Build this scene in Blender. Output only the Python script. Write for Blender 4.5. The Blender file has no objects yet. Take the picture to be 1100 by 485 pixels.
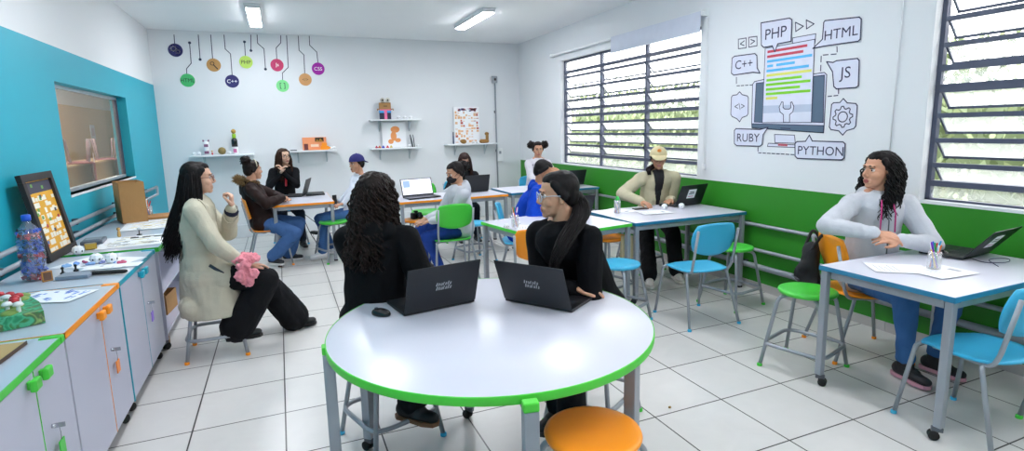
import bpy, bmesh, math, random
from math import sin, cos, pi, radians, sqrt
from mathutils import Vector, Matrix, noise
random.seed(7)
V = Vector
sc = bpy.context.scene
col = sc.collection
# ---------------------------------------------------------------- materials
def lin(h):
    r = [int(h[i:i+2], 16) / 255 for i in (0, 2, 4)]
    return tuple(c / 12.92 if c <= .04045 else ((c + .055) / 1.055) ** 2.4 for c in r) + (1,)
MATS = {}
def mat(name, h, rough=.5, metal=0, var=.06, scale=12, bump=0, bscale=60, spec=.5, coat=0, sheen=0):
    if name in MATS: return MATS[name]
    m = bpy.data.materials.new(name); m.use_nodes = True
    nt = m.node_tree; b = nt.nodes['Principled BSDF']
    c = lin(h)
    b.inputs['Roughness'].default_value = rough; b.inputs['Metallic'].default_value = metal
    b.inputs['Specular IOR Level'].default_value = spec
    b.inputs['Coat Weight'].default_value = coat
    if sheen: b.inputs['Sheen Weight'].default_value = sheen
    tc = nt.nodes.new('ShaderNodeTexCoord'); n = nt.nodes.new('ShaderNodeTexNoise')
    n.inputs['Scale'].default_value = scale; n.inputs['Detail'].default_value = 3
    nt.links.new(tc.outputs['Object'], n.inputs['Vector'])
    mx = nt.nodes.new('ShaderNodeMix'); mx.data_type = 'RGBA'
    mx.inputs[6].default_value = tuple(x * (1 - var) for x in c[:3]) + (1,)
    mx.inputs[7].default_value = tuple(min(1, x * (1 + var)) for x in c[:3]) + (1,)
    nt.links.new(n.outputs['Fac'], mx.inputs[0]); nt.links.new(mx.outputs[2], b.inputs['Base Color'])
    if bump:
        n2 = nt.nodes.new('ShaderNodeTexNoise'); n2.inputs['Scale'].default_value = bscale
        n2.inputs['Detail'].default_value = 4
        nt.links.new(tc.outputs['Object'], n2.inputs['Vector'])
        bp = nt.nodes.new('ShaderNodeBump'); bp.inputs['Strength'].default_value = bump
        bp.inputs['Distance'].default_value = .01
        nt.links.new(n2.outputs['Fac'], bp.inputs['Height']); nt.links.new(bp.outputs[0], b.inputs['Normal'])
    MATS[name] = m
    return m
def emit(name, h, s):
    m = bpy.data.materials.new(name); m.use_nodes = True
    nt = m.node_tree; nt.nodes.clear()
    e = nt.nodes.new('ShaderNodeEmission'); o = nt.nodes.new('ShaderNodeOutputMaterial')
    e.inputs[0].default_value = lin(h); e.inputs[1].default_value = s
    nt.links.new(e.outputs[0], o.inputs[0]); return m
def glass(name, h, alpha, gloss=.06, translucent=True):
    m = bpy.data.materials.new(name); m.use_nodes = True
    nt = m.node_tree; nt.nodes.clear()
    t = nt.nodes.new('ShaderNodeBsdfTransparent')
    d = nt.nodes.new('ShaderNodeBsdfTranslucent' if translucent else 'ShaderNodeBsdfDiffuse')
    d.inputs[0].default_value = lin(h)
    g = nt.nodes.new('ShaderNodeBsdfGlossy'); g.inputs['Roughness'].default_value = .05
    m1 = nt.nodes.new('ShaderNodeMixShader'); m1.inputs[0].default_value = alpha
    m2 = nt.nodes.new('ShaderNodeMixShader'); m2.inputs[0].default_value = gloss
    o = nt.nodes.new('ShaderNodeOutputMaterial')
    nt.links.new(t.outputs[0], m1.inputs[1]); nt.links.new(d.outputs[0], m1.inputs[2])
    nt.links.new(m1.outputs[0], m2.inputs[1]); nt.links.new(g.outputs[0], m2.inputs[2])
    nt.links.new(m2.outputs[0], o.inputs[0]); return m
# ---------------------------------------------------------------- mesh builder
def frame(d):
    d = V(d).normalized(); u = d.orthogonal().normalized(); return u, d.cross(u), d
class MB:
    def __init__(s): s.v = []; s.f = []; s.m = []; s.s = []
    def add(s, vs, fs, mi=0, smooth=False, M=None):
        n = len(s.v)
        s.v += [tuple(M @ V(p)) for p in vs] if M else [tuple(p) for p in vs]
        s.f += [tuple(i + n for i in f) for f in fs]; s.m += [mi] * len(fs); s.s += [smooth] * len(fs)
        return s
    def box(s, x0, y0, z0, x1, y1, z1, mi=0, b=0, M=None):
        if b <= 0:
            vs = [(x, y, z) for z in (z0, z1) for y in (y0, y1) for x in (x0, x1)]
            return s.add(vs, [(0, 2, 3, 1), (4, 5, 7, 6), (0, 1, 5, 4), (2, 6, 7, 3), (0, 4, 6, 2), (1, 3, 7, 5)], mi, False, M)
        b = min(b, (x1-x0)*.45, (y1-y0)*.45, (z1-z0)*.45)
        bm = bmesh.new(); bmesh.ops.create_cube(bm, size=1)
        for v in bm.verts:
            v.co = V(((x0+x1)/2 + v.co.x*(x1-x0), (y0+y1)/2 + v.co.y*(y1-y0), (z0+z1)/2 + v.co.z*(z1-z0)))
        bmesh.ops.bevel(bm, geom=bm.edges[:], offset=b, segments=2, affect='EDGES', profile=.5)
        bm.verts.index_update()
        s.add([v.co.copy() for v in bm.verts], [[v.index for v in f.verts] for f in bm.faces], mi, False, M); bm.free()
        return s
    def cap(s, a, b, r0, r1=None, n=14, flat=1, up=None, mi=0, h=4, M=None):
        """tapered capsule between two points; flat squeezes it along up"""
        a = V(a); b = V(b); r1 = r0 if r1 is None else r1
        d = b - a; L = d.length
        d = d / L if L > 1e-6 else V((0, 0, 1))
        if up is None: u, w, d = frame(d)
        else:
            w = V(up); w = (w - d * w.dot(d)); w = w.normalized() if w.length > 1e-5 else d.orthogonal().normalized(); u = w.cross(d)
        rings = []
        for k in range(1, h + 1): t = -pi/2 + k*pi/2/h; rings.append((a + d*r0*sin(t), r0*cos(t)))
        for k in range(0, h): t = k*pi/2/h; rings.append((b + d*r1*sin(t), r1*cos(t)))
        vs = [a - d*r0]
        for c, r in rings: vs += [c + u*(r*cos(2*pi*i/n)) + w*(r*flat*sin(2*pi*i/n)) for i in range(n)]
        vs.append(b + d*r1); m = len(rings); fs = []
        for i in range(n): fs.append((0, 1+(i+1) % n, 1+i)); fs.append((1+(m-1)*n+i, 1+(m-1)*n+(i+1) % n, 1+m*n))
        for k in range(m-1):
            for i in range(n): fs.append((1+k*n+i, 1+k*n+(i+1) % n, 1+(k+1)*n+(i+1) % n, 1+(k+1)*n+i))
        return s.add(vs, fs, mi, True, M)
    def ell(s, c, r, n=16, R=None, mi=0, M=None):
        vs = []; fs = []; c = V(c); k = n//2
        R = R or Matrix.Identity(3)
        vs.append(c + R @ V((0, 0, r[2])))
        for j in range(1, k):
            t = pi*j/k; vs += [c + R @ V((r[0]*sin(t)*cos(2*pi*i/n), r[1]*sin(t)*sin(2*pi*i/n), r[2]*cos(t))) for i in range(n)]
        vs.append(c + R @ V((0, 0, -r[2])))
        for i in range(n): fs.append((0, 1+i, 1+(i+1) % n)); fs.append((1+(k-2)*n+(i+1) % n, 1+(k-2)*n+i, 1+(k-1)*n))
        for j in range(k-2):
            for i in range(n): fs.append((1+j*n+i, 1+(j+1)*n+i, 1+(j+1)*n+(i+1) % n, 1+j*n+(i+1) % n))
        return s.add(vs, fs, mi, True, M)
    def tube(s, pts, r, n=8, closed=False, mi=0, rs=None, M=None):
        pts = [V(p) for p in pts]; N = len(pts)
        u, w, t0 = frame(pts[1]-pts[0]); vs = []
        for k, p in enumerate(pts):
            if closed: t = (pts[(k+1) % N] - pts[k-1])
            else: t = pts[min(k+1, N-1)] - pts[max(k-1, 0)]
            t = t.normalized() if t.length > 1e-9 else t0
            q = t0.rotation_difference(t); u = q @ u; w = q @ w; t0 = t
            rr = rs[k] if rs else r
            vs += [p + u*(rr*cos(2*pi*i/n)) + w*(rr*sin(2*pi*i/n)) for i in range(n)]
        fs = []
        for k in range(N if closed else N-1):
            k2 = (k+1) % N
            for i in range(n): fs.append((k*n+i, k*n+(i+1) % n, k2*n+(i+1) % n, k2*n+i))
        if not closed: fs.append(tuple(range(n-1, -1, -1))); fs.append(tuple((N-1)*n+i for i in range(n)))
        return s.add(vs, fs, mi, True, M)
    def lathe(s, prof, n=28, c=(0, 0, 0), mi=0, M=None, smooth=True):
        c = V(c); vs = []; fs = []
        for r, z in prof: vs += [c + V((r*cos(2*pi*i/n), r*sin(2*pi*i/n), z)) for i in range(n)]
        for k in range(len(prof)-1):
            for i in range(n): fs.append((k*n+i, k*n+(i+1) % n, (k+1)*n+(i+1) % n, (k+1)*n+i))
        if prof[0][0] > 1e-5: fs.append(tuple(range(n-1, -1, -1)))
        if prof[-1][0] > 1e-5: fs.append(tuple((len(prof)-1)*n+i for i in range(n)))
        return s.add(vs, fs, mi, smooth, M)
    def prism(s, poly, z0, z1, mi=0, M=None):
        n = len(poly); vs = [(p[0], p[1], z0) for p in poly] + [(p[0], p[1], z1) for p in poly]
        fs = [tuple(range(n-1, -1, -1)), tuple(range(n, 2*n))] + [(i, (i+1) % n, n+(i+1) % n, n+i) for i in range(n)]
        return s.add(vs, fs, mi, False, M)
    def mesh(s, name):
        me = bpy.data.meshes.new(name); me.from_pydata(s.v, [], s.f)
        me.polygons.foreach_set('material_index', s.m); me.polygons.foreach_set('use_smooth', s.s)
        me.validate(); me.update(); return me
    def build(s, name, mats, parent=None, loc=None, rz=0, label=None, sharp=True):
        me = s.mesh(name)
        for m in (mats if isinstance(mats, (list, tuple)) else [mats]): me.materials.append(m)
        return link(me, name, parent, loc, rz, label)
def link(me, name, parent=None, loc=None, rz=0, label=None):
    o = bpy.data.objects.new(name, me); col.objects.link(o)
    if parent: o.parent = parent
    if loc is not None: o.location = loc
    o.rotation_euler.z = rz
    if label: o['label'] = label
    return o
def tag(o, label, cat, group=None, kind=None):
    o['label'] = label; o['category'] = cat
    if group: o['group'] = group
    if kind: o['kind'] = kind
    return o
def thing(name, label, cat, loc=(0, 0, 0), rz=0, group=None):
    o = bpy.data.objects.new(name, None); col.objects.link(o); o.empty_display_size = .1
    o.location = loc; o.rotation_euler.z = rz
    return tag(o, label, cat, group)
def struct(o): o['kind'] = 'structure'; return o
def dup(o, parent=None, loc=None, rz=None, label=None, group=None):
    c = o.copy(); col.objects.link(c)
    if parent: c.parent = parent
    if loc is not None: c.location = loc
    if rz is not None: c.rotation_euler.z = rz
    if label: c['label'] = label
    if group: c['group'] = group
    for ch in list(o.children): dup(ch, c)
    return c
def fillet(pts, r, n=4, closed=False):
    pts = [V(p) for p in pts]; out = []; N = len(pts)
    for i, p in enumerate(pts):
        if not closed and i in (0, N-1): out.append(p); continue
        a = pts[i-1]; b = pts[(i+1) % N]; da = (a-p); db = (b-p); rr = min(r, da.length*.45, db.length*.45)
        A = p + da.normalized()*rr; B = p + db.normalized()*rr
        for k in range(n+1): t = k/n; out.append(A*(1-t)**2 + p*2*t*(1-t) + B*t*t)
    return out
TMP = bpy.data.scenes.new('workbench_scene')
def baked(o):
    TMP.collection.objects.link(o); vl = TMP.view_layers[0]; vl.update()
    me = bpy.data.meshes.new_from_object(o.evaluated_get(vl.depsgraph)); TMP.collection.objects.unlink(o); return me
def text_mesh(s, size, depth=.0008, thin=-.0):
    cu = bpy.data.curves.new('t', 'FONT'); cu.body = s; cu.size = size; cu.extrude = depth; cu.align_x = 'CENTER'; cu.align_y = 'CENTER'; cu.offset = thin; cu.resolution_u = 3
    o = bpy.data.objects.new('t', cu); me = baked(o)
    bpy.data.objects.remove(o); bpy.data.curves.remove(cu)
    r = ([v.co.copy() for v in me.vertices], [tuple(p.vertices) for p in me.polygons]); bpy.data.meshes.remove(me); return r
def remesh(mb, vox, smooth=3, namp=0, nscale=8, name='m', ax=None):
    me = mb.mesh('tmp'); o = bpy.data.objects.new('tmp', me)
    r = o.modifiers.new('r', 'REMESH'); r.mode = 'VOXEL'; r.voxel_size = vox; r.use_smooth_shade = True
    if smooth:
        s = o.modifiers.new('s', 'SMOOTH'); s.iterations = smooth; s.factor = .5
    out = baked(o)
    bpy.data.objects.remove(o); bpy.data.meshes.remove(me); out.name = name
    if namp:
        n = len(out.vertices); co = [0.0]*(n*3); out.vertices.foreach_get('co', co); nr = [x.vector[:] for x in out.vertex_normals]
        for i in range(n):
            x, y, z = co[3*i:3*i+3]; q = V((x*nscale, y*nscale, z*nscale*.55))
            d = namp*(1 - abs(noise.noise(q) + .5*noise.noise(q*2.3))*2.6); m = nr[i]
            co[3*i] += m[0]*d; co[3*i+1] += m[1]*d; co[3*i+2] += m[2]*d
        out.vertices.foreach_set('co', co); out.update()
    out.polygons.foreach_set('use_smooth', [True]*len(out.polygons))
    return out
# palette
STEEL = mat('grey_painted_steel', '9aa0a8', .38, .3, .04)
STEEL_D = mat('dark_grey_steel', '5c6068', .4, .4)
CHROME = mat('chrome_metal', 'b9bcc2', .2, .9)
WHITE = mat('white_plastic', 'eceef0', .4)
LAM = mat('white_laminate', 'd2d3df', .3, 0, .015, 3, spec=.5)
GREEN = mat('lime_green_plastic', '4ed13c', .35, 0, .03)
GREEN_S = mat('green_seat_plastic', '43c53b', .32, 0, .03)
ORANGE = mat('orange_plastic', 'ff9a1c', .32, 0, .03)
BLUE = mat('sky_blue_plastic', '3cb2dc', .35, 0, .03)
BLUE_E = mat('blue_edge_plastic', '2a7ea6', .35, 0, .03)
TEAL_P = mat('teal_plastic', '17a0b8', .35)
BLACK = mat('black_plastic', '15171b', .4, 0, .05)
RUBBER = mat('black_rubber', '101010', .7)
PAPER = mat('white_paper', 'f2f3f6', .7, 0, .01)
CARD = mat('brown_cardboard', 'a87e4e', .8, 0, .08, 6, .2, 30)
# ---------------------------------------------------------------- furniture
def tip(parent, p, m, r=.015):
    MB().lathe([(r, 0), (r+.001, .003), (r, .017), (r-.003, .02)], 10, p).build('foot_tip', m, parent)
def make_chair(color, label, loc, rz, group=None, cm=None):
    """school chair, forward is +Y, seat top .45"""
    cm = cm or {'blue': BLUE, 'green': GREEN_S, 'orange': ORANGE}[color]
    t = thing('school_chair', label, 'chair', loc, rz, group)
    # seat: curved shell
    def shell(W, D, zf, th, nx=12, ny=12):
        mb = MB(); vs = []; fs = []
        def P(i, j, k):
            u = -1+2*i/nx; v = -1+2*j/ny
            # squircle mapping
            x = u*sqrt(1-v*v*.34)*W/2; y = v*sqrt(1-u*u*.34)*D/2
            return V((x, y, zf(u, v) - (th if k else 0)))
        for k in (0, 1):
            for j in range(ny+1):
                for i in range(nx+1): vs.append(P(i, j, k))
        m = (nx+1)*(ny+1)
        for j in range(ny):
            for i in range(nx):
                a = j*(nx+1)+i; fs.append((a, a+1, a+nx+2, a+nx+1)); fs.append((m+a, m+a+nx+1, m+a+nx+2, m+a+1))
        rim = [i for i in range(nx+1)] + [j*(nx+1)+nx for j in range(1, ny+1)] + [ny*(nx+1)+i for i in range(nx-1, -1, -1)] + [j*(nx+1) for j in range(ny-1, 0, -1)]
        for a, b in zip(rim, rim[1:]+rim[:1]): fs.append((a, m+a, m+b, b))
        return vs, fs
    vs, fs = shell(.42, .42, lambda u, v: .452 - .012*(1-u*u)*(1-v*v) - (.018*max(0, v-.5)**2*4 if v > .5 else 0) + .012*max(0, -v-.6), .012)
    MB().add(vs, fs, 0, True).build('seat', cm, t)
    # backrest : same shell stood up
    vs, fs = shell(.40, .27, lambda u, v: .03*u*u, .011)
    lean = radians(12)
    M = Matrix.Translation((0, -.215, .70)) @ Matrix.Rotation(lean, 4, 'X') @ Matrix.Rotation(radians(90), 4, 'X') @ Matrix.Rotation(pi, 4, 'Y')
    M = Matrix.Translation((0, -.228, .712)) @ Matrix.Rotation(radians(90)+lean, 4, 'X') @ Matrix.Diagonal((1, 1, -1, 1))
    MB().add([M @ p for p in vs], fs, 0, True).build('backrest', cm, t)
    fr = MB()
    for sx in (-1, 1):
        fr.tube(fillet([(sx*.17, .1, .432), (sx*.17, -.17, .432), (sx*.185, -.205, .50), (sx*.185, -.262, .79)], .05), .011, 8)
    fr.tube([(-.17, .05, .43), (.17, .05, .43)], .009); fr.tube([(-.17, -.13, .43), (.17, -.13, .43)], .009)
    fr.build('frame', STEEL, t)
    for sx in (-1, 1):
        l = MB().tube(fillet([(sx*.15, .16, .43), (sx*.19, .175, .42), (sx*.225, .235, .01)], .04), .0115, 8).build('leg', STEEL, t); tip(l, (sx*.226, .236, 0), cm)
        l = MB().tube(fillet([(sx*.15, -.12, .43), (sx*.19, -.14, .42), (sx*.235, -.255, .01)], .04), .0115, 8).build('leg', STEEL, t); tip(l, (sx*.236, -.256, 0), cm)
    return t
def make_stool(color, label, loc, rz=0, h=.53, ring=.16, group=None):
    cm = {'blue': BLUE, 'green': GREEN_S, 'orange': ORANGE}[color]
    t = thing('round_stool', label, 'stool', loc, rz, group)
    R = .175
    MB().lathe([(0, h-.03), (R-.03, h-.032), (R-.006, h-.028), (R, h-.014), (R-.004, h-.004), (R-.02, h), (R*.5, h-.004), (0, h-.006)], 40).build('seat', cm, t)
    MB().lathe([(0, h-.045), (.115, h-.045), (.115, h-.028), (0, h-.028)], 24).build('seat_frame', STEEL, t)
    k = .195
    for a in range(4):
        sx = (1, -1, -1, 1)[a]; sy = (1, 1, -1, -1)[a]
        l = MB().tube(fillet([(sx*.07, sy*.07, h-.042), (sx*.125, sy*.125, h-.055), (sx*k, sy*k, .005)], .05), .0125, 8).build('leg', STEEL, t); tip(l, (sx*k, sy*k, 0), cm, .016)
    q = .125+(k-.125)*(h-ring)/h + .018
    MB().tube(fillet([(q, q, ring), (-q, q, ring), (-q, -q, ring), (q, -q, ring)], .09, 6, True), .0125, 8, True).build('footrest', STEEL, t)
    return t
def caster(parent, x, y, rz=0):
    c = MB(); M = Matrix.Translation((x, y, 0)) @ Matrix.Rotation(rz, 4, 'Z')
    c.box(-.012, -.02, .045, .012, .03, .07, 0, .003, M); c.cap((0, 0, .06), (0, 0, .085), .008, M=M)
    o = c.build('caster', STEEL_D, parent)
    w = MB()
    for s in (-1, 1):
        w.lathe([(0, -.007), (.022, -.007), (.025, -.003), (.025, .003), (.022, .007), (0, .007)], 16, M=M @ Matrix.Translation((s*.013, .018, .026)) @ Matrix.Rotation(pi/2, 4, 'Y'))
    w.build('wheel', RUBBER, o)
def make_table(label, x0, y0, L, W, color, rz=0, z=.755, wheels=(), group=None):
    """rectangular table: local origin is its near left corner, x along L, y along W"""
    em = {'blue': BLUE_E, 'green': GREEN, 'orange': ORANGE}[color]
    t = thing('classroom_table', label, 'table', (x0, y0, 0), rz, group)
    MB().box(.004, .004, z-.026, L-.004, W-.004, z, 0, .002).build('tabletop', LAM, t)
    e = MB(); th = .004
    e.box(0, 0, z-.027, L, th, z-.0015); e.box(0, W-th, z-.027, L, W, z-.0015); e.box(0, th, z-.027, th, W-th, z-.0015); e.box(L-th, th, z-.027, L, W-th, z-.0015)
    e.build('edge_band', em, t, label='%s plastic edge band' % color)
    f = MB(); a = .03
    f.box(a+.03, a, z-.075, L-a-.03, a+.02, z-.027); f.box(a+.03, W-a-.02, z-.075, L-a-.03, W-a, z-.027)
    f.box(a, a+.03, z-.075, a+.02, W-a-.03, z-.027); f.box(L-a-.02, a+.03, z-.075, L-a, W-a-.03, z-.027)
    f.build('apron_frame', STEEL, t)
    for i, (x, y) in enumerate([(0, 0), (L, 0), (L, W), (0, W)]):
        sx = 1 if x == 0 else -1; sy = 1 if y == 0 else -1
        wh = i in wheels; cx = x+sx*.028; cy = y+sy*.028
        l = MB().box(cx-.02, cy-.02, .07 if wh else .012, cx+.02, cy+.02, z-.027, 0, .006).build('leg', STEEL, t)
        if wh: caster(l, cx, cy, .7+i)
        else: MB().box(cx-.022, cy-.022, 0, cx+.022, cy+.022, .02, 0, .004).build('foot_cap', RUBBER, l)
        MB().box(min(x, x+sx*.05), min(y, y+sy*.05), z-.03, max(x, x+sx*.05), max(y, y+sy*.05), z-.0275).build('corner_cap', em, l)
    return t
def make_laptop(label, hx0, hy0, hx1, hy1, z, side=1, open_deg=105, W=None, D=.235, sticker=None, screen=None, group=None, logo=False):
    """hinge from (hx0,hy0) to (hx1,hy1); base extends to the left of that direction when side=1"""
    a = V((hx0, hy0, z)); b = V((hx1, hy1, z)); d = b-a; L = d.length if W is None else W
    ang = math.atan2(d.y, d.x)
    t = thing('laptop', label, 'laptop', a, ang, group)
    s = side; m = MB()
    m.box(0, min(0, s*D), .002, L, max(0, s*D), .018, 0, .004); m.build('base', BLACK, t)
    k = MB(); rows = 5; cols = 14; kw = (L-.05)/cols; kh = .1/rows
    for r in range(rows):
        for c in range(cols):
            x = .025+c*kw; y = s*(.025+r*kh); k.box(x, min(y, y+s*kh*.82), .0175, x+kw*.84, max(y, y+s*kh*.82), .0195)
    k.box(L*.36, min(s*.15, s*.21), .0175, L*.64, max(s*.15, s*.21), .0186)
    k.build('keyboard', mat('dark_grey_keys', '25282e', .5), t)
    # lid rotates about the hinge; open_deg measured from closed
    th = radians(open_deg); ly = s*cos(th); lz = sin(th); H = .225
    M = Matrix(((1, 0, 0, 0), (0, ly, -lz*s, 0), (0, lz, ly*s, .018), (0, 0, 0, 1)))
    lid = MB().box(0, 0, 0, L, H, .007, 0, .003, M).build('lid', mat('charcoal_laptop_lid', '14181e', .42, 0, .04), t)
    # inner side is local z<0 when th>90 (facing the user)
    zs = -1*s if s > 0 else 1
    zin = -.0008 if s > 0 else .0078
    zin, zout = (-.0006, .0076)
    if s < 0: zin, zout = (-.0006, .0076)
    MB().box(.012, .018, zin, L-.012, H-.01, zin+.0005, M=M).build('screen', screen or mat('dark_screen', '0b0d10', .15), lid)
    if sticker:
        g = MB().box(L*.32, H*.33, zout-.0005, L*.62, H*.78, zout, M=M).build('sticker', PAPER, lid, label='white square sticker')
        q = MB()
        for r_, wv in ((.62, .16), (.54, .2)): q.box(L*.47-L*wv/2, H*r_, zout, L*.47+L*wv/2, H*(r_+.045), zout+.0003, M=M)
        q.box(L*.37, H*.41, zout, L*.57, H*.44, zout+.0003, 1, M=M)
        q.build('print', [mat('sticker_ink', '2c2c44', .5), mat('sticker_pink', 'd0347a', .5)], g)
    if logo:
        q = MB()
        for row, (yy, hh_) in enumerate(((.53, .018), (.43, .02))):   # two lines of slanted, blurred-looking lettering
            for k, (bw, up) in enumerate(((.006, 1), (.006, .8), (.009, .8), (.004, 1), (.007, .8), (.005, 1.1), (.007, .8))):
                x0 = L*.5-.04+k*.0115+row*.002; h_ = hh_*up
                for st in ((0, 0, .0028, h_), (bw-.0028, 0, bw, h_*.9), (0, h_*.72 if k % 2 else 0, bw, (h_*.72 if k % 2 else 0)+.004)):
                    q.add([(x0+st[0]+st[1]*.3, H*yy+st[1], zout+.0003), (x0+st[2]+st[1]*.3, H*yy+st[1], zout+.0003), (x0+st[2]+st[3]*.3, H*yy+st[3], zout+.0003), (x0+st[0]+st[3]*.3, H*yy+st[3], zout+.0003)], [(0, 1, 2, 3)], 0, False, M)
        q.build('logo', mat('silver_logo', 'b9bcc0', .4), lid, label='small silver two-line logo')
    return t, M, L, H
def make_mouse(label, x, y, z, rz):
    t = thing('computer_mouse', label, 'mouse', (x, y, z), rz)
    mb = MB()
    mb.ell((0, 0, .008), (.03, .052, .024), 20); me = mb
    me.v = [(p[0], p[1], max(p[2], 0.0)) for p in me.v]
    me.build('body', mat('glossy_black', '0c0d10', .25), t)
    MB().cap((0, .022, .031), (0, .034, .028), .0035).build('scroll_wheel', STEEL_D, t)
    return t
# ---------------------------------------------------------------- room
XL, XR, YB, YF, ZC = -1.6, 4.15, 9.45, -2.6, 3.11
def wall_mat(name, h, rough=.7):
    return mat(name, h, rough, 0, .015, 2, .05, 90)
WALLW = wall_mat('white_wall_paint', 'e2e5e8'); TEALW = wall_mat('teal_wall_paint', '1aa6bd', .5); GREENW = wall_mat('green_wall_paint', '2a861c', .5)
CEILM = wall_mat('ceiling_paint', 'f2f4f6', .8)
def tile_mat():
    m = bpy.data.materials.new('floor_tiles'); m.use_nodes = True; nt = m.node_tree; b = nt.nodes['Principled BSDF']
    tc = nt.nodes.new('ShaderNodeTexCoord'); mp = nt.nodes.new('ShaderNodeMapping')
    S = .4717
    mp.inputs['Location'].default_value = (-2.737 % S, -2.777 % S, 0)
    nt.links.new(tc.outputs['Object'], mp.inputs['Vector'])
    br = nt.nodes.new('ShaderNodeTexBrick'); br.offset = 0; br.squash = 1
    br.inputs['Scale'].default_value = 1; br.inputs['Brick Width'].default_value = S; br.inputs['Row Height'].default_value = S
    br.inputs['Mortar Size'].default_value = .0042; br.inputs['Mortar Smooth'].default_value = .1
    br.inputs['Color1'].default_value = lin('dbd9d6'); br.inputs['Color2'].default_value = lin('d3d1ce'); br.inputs['Mortar'].default_value = lin('2a2624')
    nt.links.new(mp.outputs[0], br.inputs['Vector'])
    n = nt.nodes.new('ShaderNodeTexNoise'); n.inputs['Scale'].default_value = 6; n.inputs['Detail'].default_value = 6; n.inputs['Distortion'].default_value = 1.2
    nt.links.new(tc.outputs['Object'], n.inputs['Vector'])
    mx = nt.nodes.new('ShaderNodeMix'); mx.data_type = 'RGBA'; mx.blend_type = 'MULTIPLY'; mx.inputs[0].default_value = .12
    cr = nt.nodes.new('ShaderNodeValToRGB'); cr.color_ramp.elements[0].position = .3; cr.color_ramp.elements[0].color = (.6, .6, .61, 1); cr.color_ramp.elements[1].position = .72
    nt.links.new(n.outputs['Fac'], cr.inputs[0]); nt.links.new(br.outputs['Color'], mx.inputs[6]); nt.links.new(cr.outputs[0], mx.inputs[7])
    nt.links.new(mx.outputs[2], b.inputs['Base Color'])
    r = nt.nodes.new('ShaderNodeMapRange'); r.inputs[3].default_value = .27; r.inputs[4].default_value = .32
    nt.links.new(n.outputs['Fac'], r.inputs[0]); nt.links.new(r.outputs[0], b.inputs['Roughness'])
    bp = nt.nodes.new('ShaderNodeBump'); bp.inputs['Strength'].default_value = .25; bp.inputs['Distance'].default_value = .003; bp.invert = True
    nt.links.new(br.outputs['Fac'], bp.inputs['Height']); nt.links.new(bp.outputs[0], b.inputs['Normal'])
    return m
T = .2
struct(MB().box(XL-T, YF-T, -.1, XR+T, YB+T, 0).build('floor', tile_mat()))
struct(MB().box(XL-T, YF-T, ZC, XR+T, YB+T, ZC+.1).build('ceiling', CEILM))
struct(MB().box(XL-T, YB, 0, XR+T, YB+T, ZC).build('wall_back', WALLW))
struct(MB().box(XL-T, YF-T, 0, XR+T, YF, ZC).build('wall_front', WALLW))
# left wall with the interior window
LW = (5.50, 7.72, 1.14, 2.05)
ZT = 2.33
lw = MB()
lw.box(XL-.16, YF, 0, XL, LW[0], ZT); lw.box(XL-.16, LW[1], 0, XL, YB, ZT); lw.box(XL-.16, LW[0], 0, XL, LW[1], LW[2]); lw.box(XL-.16, LW[0], LW[3], XL, LW[1], ZT)
lw.box(XL-.16, YF, ZT, XL, YB, ZC, 1)
struct(lw.build('wall_left', [TEALW, WALLW]))
# right wall with two louvre windows
RW1 = (4.70, 7.84, 1.03, 2.62); RW2 = (-.6, 2.44, 1.03, 2.78); ZG = 1.01
rw = MB(); t = .16
rw.box(XR, YF, 0, XR+t, YB, ZG, 0)
rw.box(XR, YF, ZG, XR+t, RW2[0], ZC, 1); rw.box(XR, RW2[1], ZG, XR+t, RW1[0], ZC, 1); rw.box(XR, RW1[1], ZG, XR+t, YB, ZC, 1)
for w in (RW1, RW2): rw.box(XR, w[0], w[3], XR+t, w[1], ZC, 1); rw.box(XR, w[0], ZG, XR+t, w[1], w[2], 1)
struct(rw.build('wall_right', [GREENW, WALLW]))
SK = mat('skirting_tile', 'b9b6b4', .35, 0, .04)
sk = MB(); y = YF
while y < YB: sk.box(XR-.008, y, .001, XR, min(y+.468, YB), .075, 0, .001); y += .4717
struct(sk.build('baseboard_right', SK))
sk = MB().box(XL, YB-.035, .001, XR, YB, .2, 0, .004); struct(sk.build('baseboard_back', mat('white_paint_gloss', 'dfe3e6', .4)))
FRM = mat('dark_grey_window_steel', '50566a', .45, .1)
FROST = glass('frosted_louvre_glass', 'f4f7fa', .16, .05)
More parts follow.
